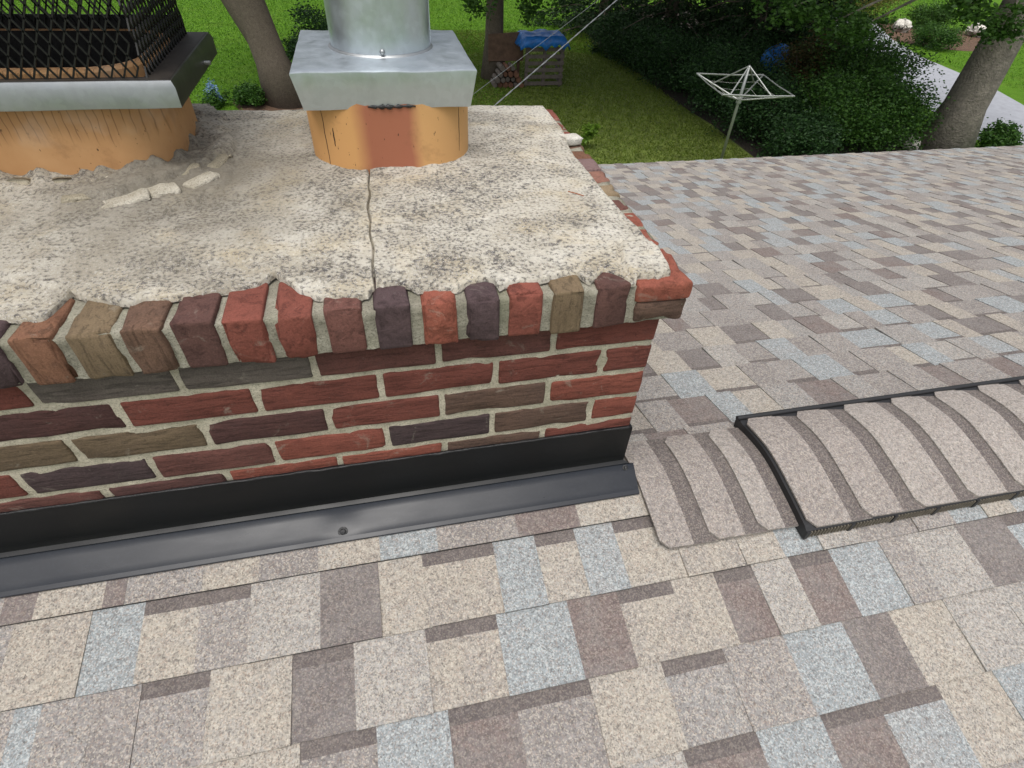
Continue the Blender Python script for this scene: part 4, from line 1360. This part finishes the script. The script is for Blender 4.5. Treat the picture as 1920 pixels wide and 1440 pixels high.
def conifer(name, base, h, rad, label, seed, z_low=0.15, nb=150, per=170, size=0.17, mat='conifer', group=None):
    rng = np.random.default_rng(seed); rr = random.Random(seed)
    t = empty(name, base); tag(t, label, 'tree', group)
    mb = MB(); b = Vector(base)
    mb.tube([b + Vector((0, 0, -0.1)), b + Vector((0, 0, h * 0.5)), b + Vector((0, 0, h * 0.98))], [rad * 0.10, rad * 0.06, 0.02], 10)
    pts, dirs = [], []
    for k in range(nb):
        s = ((k + rr.random()) / nb) ** 1.7
        z = z_low + (h - z_low) * s
        L = rad * (1 - s) ** 0.8 * rr.uniform(0.75, 1.12) + 0.12
        a = k * 2.399 + rr.uniform(-0.3, 0.3)
        dr = rr.uniform(0.02, 0.16) if s < 0.06 else rr.uniform(0.10, 0.30)
        tip = Vector((math.cos(a), math.sin(a), 0))
        side = Vector((-math.sin(a), math.cos(a), 0))
        if k % 2 == 0 and L > 0.4:
            mb.tube([b + Vector((0, 0, z)), b + tip * L * 0.5 + Vector((0, 0, z - dr * L * 0.2)), b + tip * L * 0.95 + Vector((0, 0, z - dr * L))], [0.03, 0.02, 0.006], 5)
        u = rng.random(per) ** 0.7
        w = rng.normal(size=per) * 0.16 * L * (1.05 - u)
        zz = z - dr * L * u ** 1.5 + rng.normal(size=per) * 0.05 - np.abs(w) * 0.35 - rng.random(per) * 0.10
        P = np.stack([b.x + tip.x * L * u + side.x * w, b.y + tip.y * L * u + side.y * w, b.z + zz], 1)
        pts.append(P)
        sg = np.sign(w)[:, None]
        dirs.append(np.array([[tip.x, tip.y, -0.35]]) * 0.8 + sg * np.array([[side.x, side.y, -0.2]]) * 0.6)
    mb.build('trunk', M['bark'], t, base)
    v, q = leaf_quads(np.vstack(pts), size, rng, aspect=0.32, dirs=np.vstack(dirs))
    np_mesh('crown', v, q, M[mat], t, tuple(base))
    return t


# big trees on the lawn
limb_tree('shade_tree', (-2.65, 15.7, G), 9.5, 0.42, 'thick dark trunk on the bright lawn between the two chimney caps', M['oak'], M['bark'], (0.2, 1.0, 8.5), (4.6, 4.0, 3.0), 21, lean=(-1.2, 0.6), nclump=120, per=90, size=0.22, bend=-0.3)
limb_tree('slender_tree', (3.15, 17.6, G), 10.5, 0.27, 'straight slender trunk beside the tarp covered pallet stack', M['oak'], M['bark'], (1.6, -2.0, 7.4), (5.4, 6.4, 2.6), 22, nclump=300, per=95, size=0.26, shell=0.1)
limb_tree('leaning_tree', (13.25, 10.7, G), 10.5, 0.47, 'large grey brown trunk beside the driveway at the right', M['oak'], M['bark_grey'], (-3.2, 1.6, 7.8), (5.6, 5.4, 2.8), 23, nclump=280, per=95, size=0.26, shell=0.1)

fork = [o_ for o_ in COL.objects if o_.name == 'shade_tree'][0]
mb = MB()
mb.tube([(-2.75, 15.75, G + 0.5), (-3.0, 15.8, G + 1.3), (-3.5, 15.9, G + 2.4), (-4.3, 16.1, G + 4.2), (-5.2, 16.4, G + 7)], [0.30, 0.33, 0.31, 0.26, 0.15], 12)
mb.build('second_stem', M['bark'], fork, smooth=True)
slim = [o_ for o_ in COL.objects if o_.name == 'slender_tree'][0]
rng = np.random.default_rng(91)
for (x_, y_, z_, r_) in ((3.9, 16.4, -2.15, 0.5), (2.5, 16.6, -1.95, 0.4), (4.4, 16.2, -1.75, 0.6)):
    mb = MB(); mb.tube([(3.15, 17.6, z_ + 1.6), ((3.15 + x_) / 2, (17.6 + y_) / 2, z_ + 1.2), (x_, y_, z_)], [0.06, 0.04, 0.012], 6)
    ob = mb.build('low_branch', M['bark'], slim)
    build_leaves('leaf_spray', clumps(rng, (x_, y_, z_), (r_, r_ * 0.8, 0.4), 12, 45, 0.12), 0.12, M['oak'], slim, rng)['kind'] = 'stuff'
lean_t = [o_ for o_ in COL.objects if o_.name == 'leaning_tree'][0]
for (x_, y_, z_, r_) in ((12.1, 9.9, -1.35, 0.45), (11.4, 10.2, -1.1, 0.5), (9.2, 11.2, -1.55, 0.8), (10.2, 11.6, -1.75, 0.7), (8.4, 11.6, -1.35, 0.7)):
    mb = MB(); mb.tube([(13.25, 10.7, z_ + 1.4), ((13.25 + x_) / 2, (10.7 + y_) / 2, z_ + 1.0), (x_, y_, z_)], [0.08, 0.05, 0.012], 6)
    mb.build('low_branch', M['bark_grey'], lean_t)
    build_leaves('leaf_spray', clumps(rng, (x_, y_, z_), (r_, r_ * 0.8, 0.3), 14, 50, 0.1), 0.11, M['oak'], lean_t, rng)['kind'] = 'stuff'

# conifers at the lawn edge
CON = [((9.6, 19.6, G), 9.5, 2.5, 'dark drooping conifer at the lawn edge, nearest the pallet stack', 31),
       ((11.3, 16.9, G), 8.5, 2.6, 'dark conifer directly behind the clothesline', 32),
       ((12.9, 20.2, G), 10.0, 3.0, 'tall dark conifer at the back of the shrub bed', 33),
       ((8.9, 24.0, G), 11.0, 2.8, 'far dark conifer behind the others at the top edge', 34),
       ((12.9, 17.0, G), 7.0, 2.0, 'dark conifer between the clothesline and the driveway', 35)]
for b, h, r, lab, s in CON:
    conifer('conifer', b, h, r, lab, s, group='conifers in the shrub bed')
SHR = [((8.6, 16.4, G), 1.2, 1.5, 'yew', 'dark yew at the lawn edge left of the clothesline', 41),
       ((8.95, 14.0, G), 1.3, 1.6, 'yew', 'dark rounded yew just behind the clothesline frame', 42),
       ((8.85, 12.0, G), 1.15, 1.35, 'yew', 'low dark yew at the foot of the clothesline pole', 43),
       ((10.2, 11.3, G), 1.2, 1.6, 'shrub', 'mid green shrub above the eave right of the clothesline pole', 44),
       ((11.6, 11.2, G), 1.15, 1.6, 'shrub', 'leafy green shrub in front of the bronze bush', 45),
       ((12.2, 12.9, G), 1.3, 2.3, 'shrub', 'tall fresh green shrub against the grey trunk', 46),
       ((11.2, 13.9, G), 1.0, 1.9, 'bronze', 'bronze brown bush among the green shrubs', 47),
       ((10.5, 15.9, G), 1.3, 1.6, 'yew', 'dark yew beneath the conifers behind the blue tarp bundle', 48),
       ((8.1, 20.0, G), 1.2, 1.2, 'yew', 'small dark yew at the far end of the lawn edge', 49),
       ((13.2, 14.2, G), 0.9, 1.5, 'shrub', 'narrow green shrub behind the grey trunk beside the driveway', 50),
       ((14.5, 10.35, G), 0.5, 0.7, 'shrub', 'small green bush at the right foot of the grey trunk', 51),
       ((-1.75, 16.6, G), 0.85, 1.9, 'yew', 'dark yew beside the thick trunk behind the metal cap', 52),
       ((-3.6, 15.45, G), 0.42, 0.45, 'shrub', 'low leafy plant at the left foot of the thick trunk', 53),
       ((22.3, 21.0, G), 0.9, 0.8, 'shrub', 'clipped round green shrub in the mulch bed beyond the driveway', 54),
       ((25.0, 24.4, G), 0.9, 1.0, 'shrub', 'rounded green shrub at the back of the mulch bed', 55),
       ((22.6, 26.6, G), 2.2, 3.0, 'olive_leaf', 'yellowing bush at the top edge beyond the mulch bed', 56),
       ((12.2, 17.9, G), 0.8, 2.4, 'lime', 'lime green shrub glowing among the dark conifers', 57),
       ((8.35, 18.2, G), 1.1, 1.3, 'yew', 'dark yew between the pallet side conifer and the lawn', 59),
       ((8.9, 10.4, G), 0.9, 1.0, 'yew', 'lowest dark yew touching the eave line beside the clothesline pole', 60),
       ((12.4, 15.0, G), 1.3, 2.0, 'yew', 'dark yew between the bronze bush and the conifers', 58)]
for b, r, h, mat, lab, s in SHR:
    n = int(44 + 34 * r * h)
    shrub('shrub', b, r, h, lab, M[mat], s, n=n, per=130, size=0.07, group='shrubs in the yard')
# flowers at the trunk
rng = np.random.default_rng(77)
t = empty('flower_clump', (-4.35, 15.35, G)); tag(t, 'pale blue flowers at the edge of the mulch ring', 'flowers')
build_leaves('blossom', clumps(rng, (-4.35, 15.35, G + 0.35), (0.22, 0.2, 0.2), 10, 40, 0.06), 0.06, M['flower'], t, rng)
build_leaves('foliage', clumps(rng, (-4.35, 15.35, G + 0.18), (0.3, 0.28, 0.18), 14, 50, 0.06, zmin=G), 0.08, M['shrub'], t, rng)
# lime seedling at the roof edge behind the chimney corner
rng = np.random.default_rng(78)
t = empty('seedling_bush', (4.35, 11.55, G)); tag(t, 'small lime green bush peeping past the back corner of the chimney', 'bush')
build_leaves('foliage', clumps(rng, (4.25, 11.6, G + 0.3), (0.24, 0.22, 0.25), 9, 45, 0.05, zmin=G), 0.09, M['lime'], t, rng)

# grass blades over the lawn that shows past the roof
rng = np.random.default_rng(5)
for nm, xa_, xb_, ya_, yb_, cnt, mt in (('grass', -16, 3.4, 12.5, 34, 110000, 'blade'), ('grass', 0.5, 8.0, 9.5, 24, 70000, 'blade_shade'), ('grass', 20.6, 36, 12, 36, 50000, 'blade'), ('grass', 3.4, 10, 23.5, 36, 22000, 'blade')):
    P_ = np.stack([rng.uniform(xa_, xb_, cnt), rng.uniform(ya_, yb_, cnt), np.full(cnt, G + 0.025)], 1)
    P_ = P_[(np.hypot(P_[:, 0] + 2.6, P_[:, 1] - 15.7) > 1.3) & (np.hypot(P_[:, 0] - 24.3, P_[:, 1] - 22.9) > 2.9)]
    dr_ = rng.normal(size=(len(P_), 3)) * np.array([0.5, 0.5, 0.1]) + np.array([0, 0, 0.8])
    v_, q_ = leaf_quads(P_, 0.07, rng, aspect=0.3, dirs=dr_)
    tag(np_mesh(nm, v_, q_, M[mt]), 'short mown lawn grass, ' + ('thin, with tree shade toned into its dull colour' if mt != 'blade' else 'bright beyond the driveway' if xa_ > 10 else 'bright strip beyond the pallet stack' if xa_ > 3 else 'bright and open at the left'), 'grass', kind='stuff')

# ------------------------------------------------------------------ woodpile, tarp and pallets
pal = empty('pallet_stack', (4.35, 16.85, G)); tag(pal, 'grey slatted pallet standing upright beside the woodpile under a blue tarp', 'pallet')
px0, px1, py0, py1 = 3.86, 5.02, 16.55, 17.35
for i in range(7):
    z = G + 0.06 + i * 0.175
    mb = MB(); mb.box((px0, py0, z), (px1, py0 + 0.022, z + 0.095)); mb.build('slat', M['pallet'], pal)
for x in (px0 + 0.02, (px0 + px1) / 2 - 0.04, px1 - 0.10):
    mb = MB(); mb.box((x, py0 + 0.024, G), (x + 0.08, py0 + 0.11, G + 1.24)); mb.build('stringer', M['pallet'], pal)
for i in range(5):
    z = G + 0.06 + i * 0.25
    mb = MB(); mb.box((px1 - 0.022, py0 + 0.15, z), (px1, py1, z + 0.1)); mb.build('side_slat', M['pallet'], pal)
# tarp: draped sheet with folds
nx_, ny_ = 36, 24
vv = []
for j in range(ny_):
    for i in range(nx_):
        u, w = i / (nx_ - 1), j / (ny_ - 1)
        x = px0 - 0.18 + (px1 - px0 + 0.32) * u; y = py0 - 0.10 + (py1 - py0 + 0.25) * w
        z = G + 1.30 + 0.06 * noise.noise(Vector((x * 3, y * 3, 1))) + 0.03 * noise.noise(Vector((x * 9, y * 9, 4)))
        ed = min(u, 1 - u, w * 1.2, 1 - w)
        if ed < 0.10: z -= (0.10 - ed) * 2.6 * (1 + 0.5 * noise.noise(Vector((x * 6, y * 6, 2))))
        vv.append((x, y, z))
qq = [(j * nx_ + i, j * nx_ + i + 1, (j + 1) * nx_ + i + 1, (j + 1) * nx_ + i) for j in range(ny_ - 1) for i in range(nx_ - 1)]
me = bpy.data.meshes.new('tarp'); me.from_pydata([(a - 4.35, b - 16.85, c - G - 1.25) for a, b, c in vv], [], qq); me.update()
o = link('tarp', me, M['tarp'], None, (4.35, 16.85, G + 1.25), smooth=True)
so = o.modifiers.new('thickness', 'SOLIDIFY'); so.thickness = 0.006
tag(o, 'blue tarp crumpled over the top of the grey pallet stack', 'tarp')
# firewood logs behind and left, one object each
rw = random.Random(5)
li = 0
for row in range(4):
    for i in range(6 - row):
        x = 2.98 + i * 0.155 + row * 0.075; z = G + 0.085 + row * 0.14
        r = rw.uniform(0.06, 0.082)
        mb = MB()
        y = 16.5 + rw.uniform(-0.06, 0.06)
        mb.tube([(x, y, z), (x + rw.uniform(-0.02, 0.02), y + 0.5, z)], [r, r * 0.95], 9)
        o = mb.build('firewood_log', M['log'] if rw.random() < 0.6 else M['pallet'])
        tag(o, 'split firewood log in the rough pile left of the grey pallet', 'log', 'firewood logs beside the pallet')
mb = MB()
pv = [(2.9, 17.2, G + 0.55), (3.95, 17.2, G + 0.55), (3.95, 17.25, G + 1.28), (2.9, 17.25, G + 1.22)]
mb.add(pv + [(x, y + 0.04, z) for x, y, z in pv], [(0, 1, 2, 3), (7, 6, 5, 4), (0, 4, 5, 1), (1, 5, 6, 2), (2, 6, 7, 3), (3, 7, 4, 0)])
mb.box((2.95, 17.3, G), (3.03, 17.38, G + 1.2)); mb.box((3.8, 17.3, G), (3.88, 17.38, G + 1.2))
o = mb.build('leaning_board', M['rust']); tag(o, 'brown weathered board propped up behind the firewood pile', 'board')
# blue bundle in the shrubs
vv = []
mb = MB()
rings = []
for j in range(9):
    t = j / 8; rad = 0.42 * math.sin(math.pi * (0.12 + 0.86 * t)) ** 0.7
    rings.append([(10.55 + rad * math.cos(a) * (1 + 0.3 * math.sin(3 * a + j)), 14.55 + rad * 0.7 * math.sin(a), G + 0.85 + 0.6 * t + 0.09 * math.sin(5 * a + 2 * j)) for a in [2 * math.pi * i / 18 for i in range(18)]])
loft(mb, rings, 0, True, True)
o = mb.build('tarp_bundle', M['tarp'], None, smooth=True); tag(o, 'bright blue tarp bundle glimpsed among the dark shrubs', 'tarp')
# stones
for i, (x, y, r) in enumerate([(12.6, 10.9, 0.28), (23.3, 24.1, 0.45), (26.5, 23.0, 0.5), (11.0, 12.4, 0.2)]):
    v, f = rough_brick((r * 2, r * 1.5, r * 1.1), 950 + i, r * 0.5, r * 0.2, r * 0.2)
    me = bpy.data.meshes.new('stone'); me.from_pydata([tuple(p) for p in v], [], f); me.update()
    o = link('stone', me, M['stone'], None, (x, y, G + r * 0.45), (0, 0, i), smooth=True)
    tag(o, ['pale stone at the foot of the grey trunk near the eave', 'pale stone at the far side of the mulch bed beyond the driveway', 'white boulder on the mulch bed right of the round shrub', 'small pale stone among the shrubs below the bronze bush'][i], 'stone')

# ------------------------------------------------------------------ rotary clothesline
cl = empty('clothesline', (6.85, 10.2, G)); tag(cl, 'grey umbrella clothesline with square frame on a pole in the shaded yard', 'clothesline')
cx, cy, zt = 6.85, 10.2, -2.45
TIPS = [Vector((6.2, 11.0, zt)), Vector((7.67, 10.83, zt)), Vector((7.47, 9.37, zt)), Vector((6.03, 9.57, zt))]
hub = Vector((cx, cy, zt - 0.30)); top = Vector((cx, cy, zt + 0.33))
mb = MB(); mb.tube([(cx, cy, G - 0.1), hub, top], [0.032, 0.032, 0.03], 10); mb.build('pole', M['alu'], cl, smooth=True)
mb = MB(); mb.tube([hub - Vector((0, 0, 0.05)), hub + Vector((0, 0, 0.05))], 0.055, 12); mb.build('hub', M['alu'], cl)
for t in TIPS:
    mb = MB(); mb.tube([hub, hub.lerp(t, 0.5), t], 0.016, 8); mb.build('arm', M['alu'], cl)
    mb = MB(); mb.tube([top, hub.lerp(t, 0.62)], 0.014, 8); mb.build('strut', M['alu'], cl)
for k in range(4):
    a, b = TIPS[k], TIPS[(k + 1) % 4]
    mb = MB(); mb.tube([a, a.lerp(b, 0.5) - Vector((0, 0, 0.015)), b], 0.017 if k in (0, 2) else 0.012, 6); mb.build('rail', M['alu'], cl)
    for s in (0.72, 0.45):
        p, q = hub.lerp(a, s), hub.lerp(b, s)
        mb = MB(); mb.tube([p, p.lerp(q, 0.5) - Vector((0, 0, 0.03)), q], 0.0022, 4); mb.build('cord', M['cord'], cl)


# ------------------------------------------------------------------ overhead cables to the eave
def ray(u, v):
    d = R_cam.T @ np.array([(u - 960) / FPX, (v - 720) / FPX, 1.0]); return d / np.linalg.norm(d)


def cable(name, pts, r, label, strands):
    e = empty(name, pts[-1]); tag(e, label, 'cable', 'service cables behind the chimney')
    P = [Vector(p) for p in pts]
    N = 160
    def at(t):
        # quadratic through three points
        return P[0] * ((1 - t) * (1 - 2 * t)) + P[1] * (4 * t * (1 - t)) + P[2] * (t * (2 * t - 1))
    L = (P[2] - P[0]).length
    for s in range(strands):
        mb = MB(); q = []
        for i in range(N + 1):
            t = i / N; p = at(t); ph = 2 * math.pi * (t * L / 0.32 + s / strands)
            off = Vector((math.cos(ph), 0.3 * math.sin(ph), math.sin(ph))) * (r * 1.1 if strands > 1 else 0)
            q.append(p + off)
        mb.tube(q, r, 6)
        mb.build('strand', M['wire'], e, smooth=True)


CABLE1 = [(5.54, 9.2, 0.74), (2.745, 6.85, -0.40), (-0.05, 4.5, -1.5)]
CABLE2 = [(6.34, 11.4, 0.36), (2.92, 7.95, -0.585), (-0.5, 4.5, -1.5)]
cable('service_cable', CABLE1, 0.0034, 'thick twisted cable slanting up past the pallets behind the chimney', 2)
cable('service_cable', CABLE2, 0.0022, 'thin cable slanting behind the metal cap toward the slender trunk', 1)
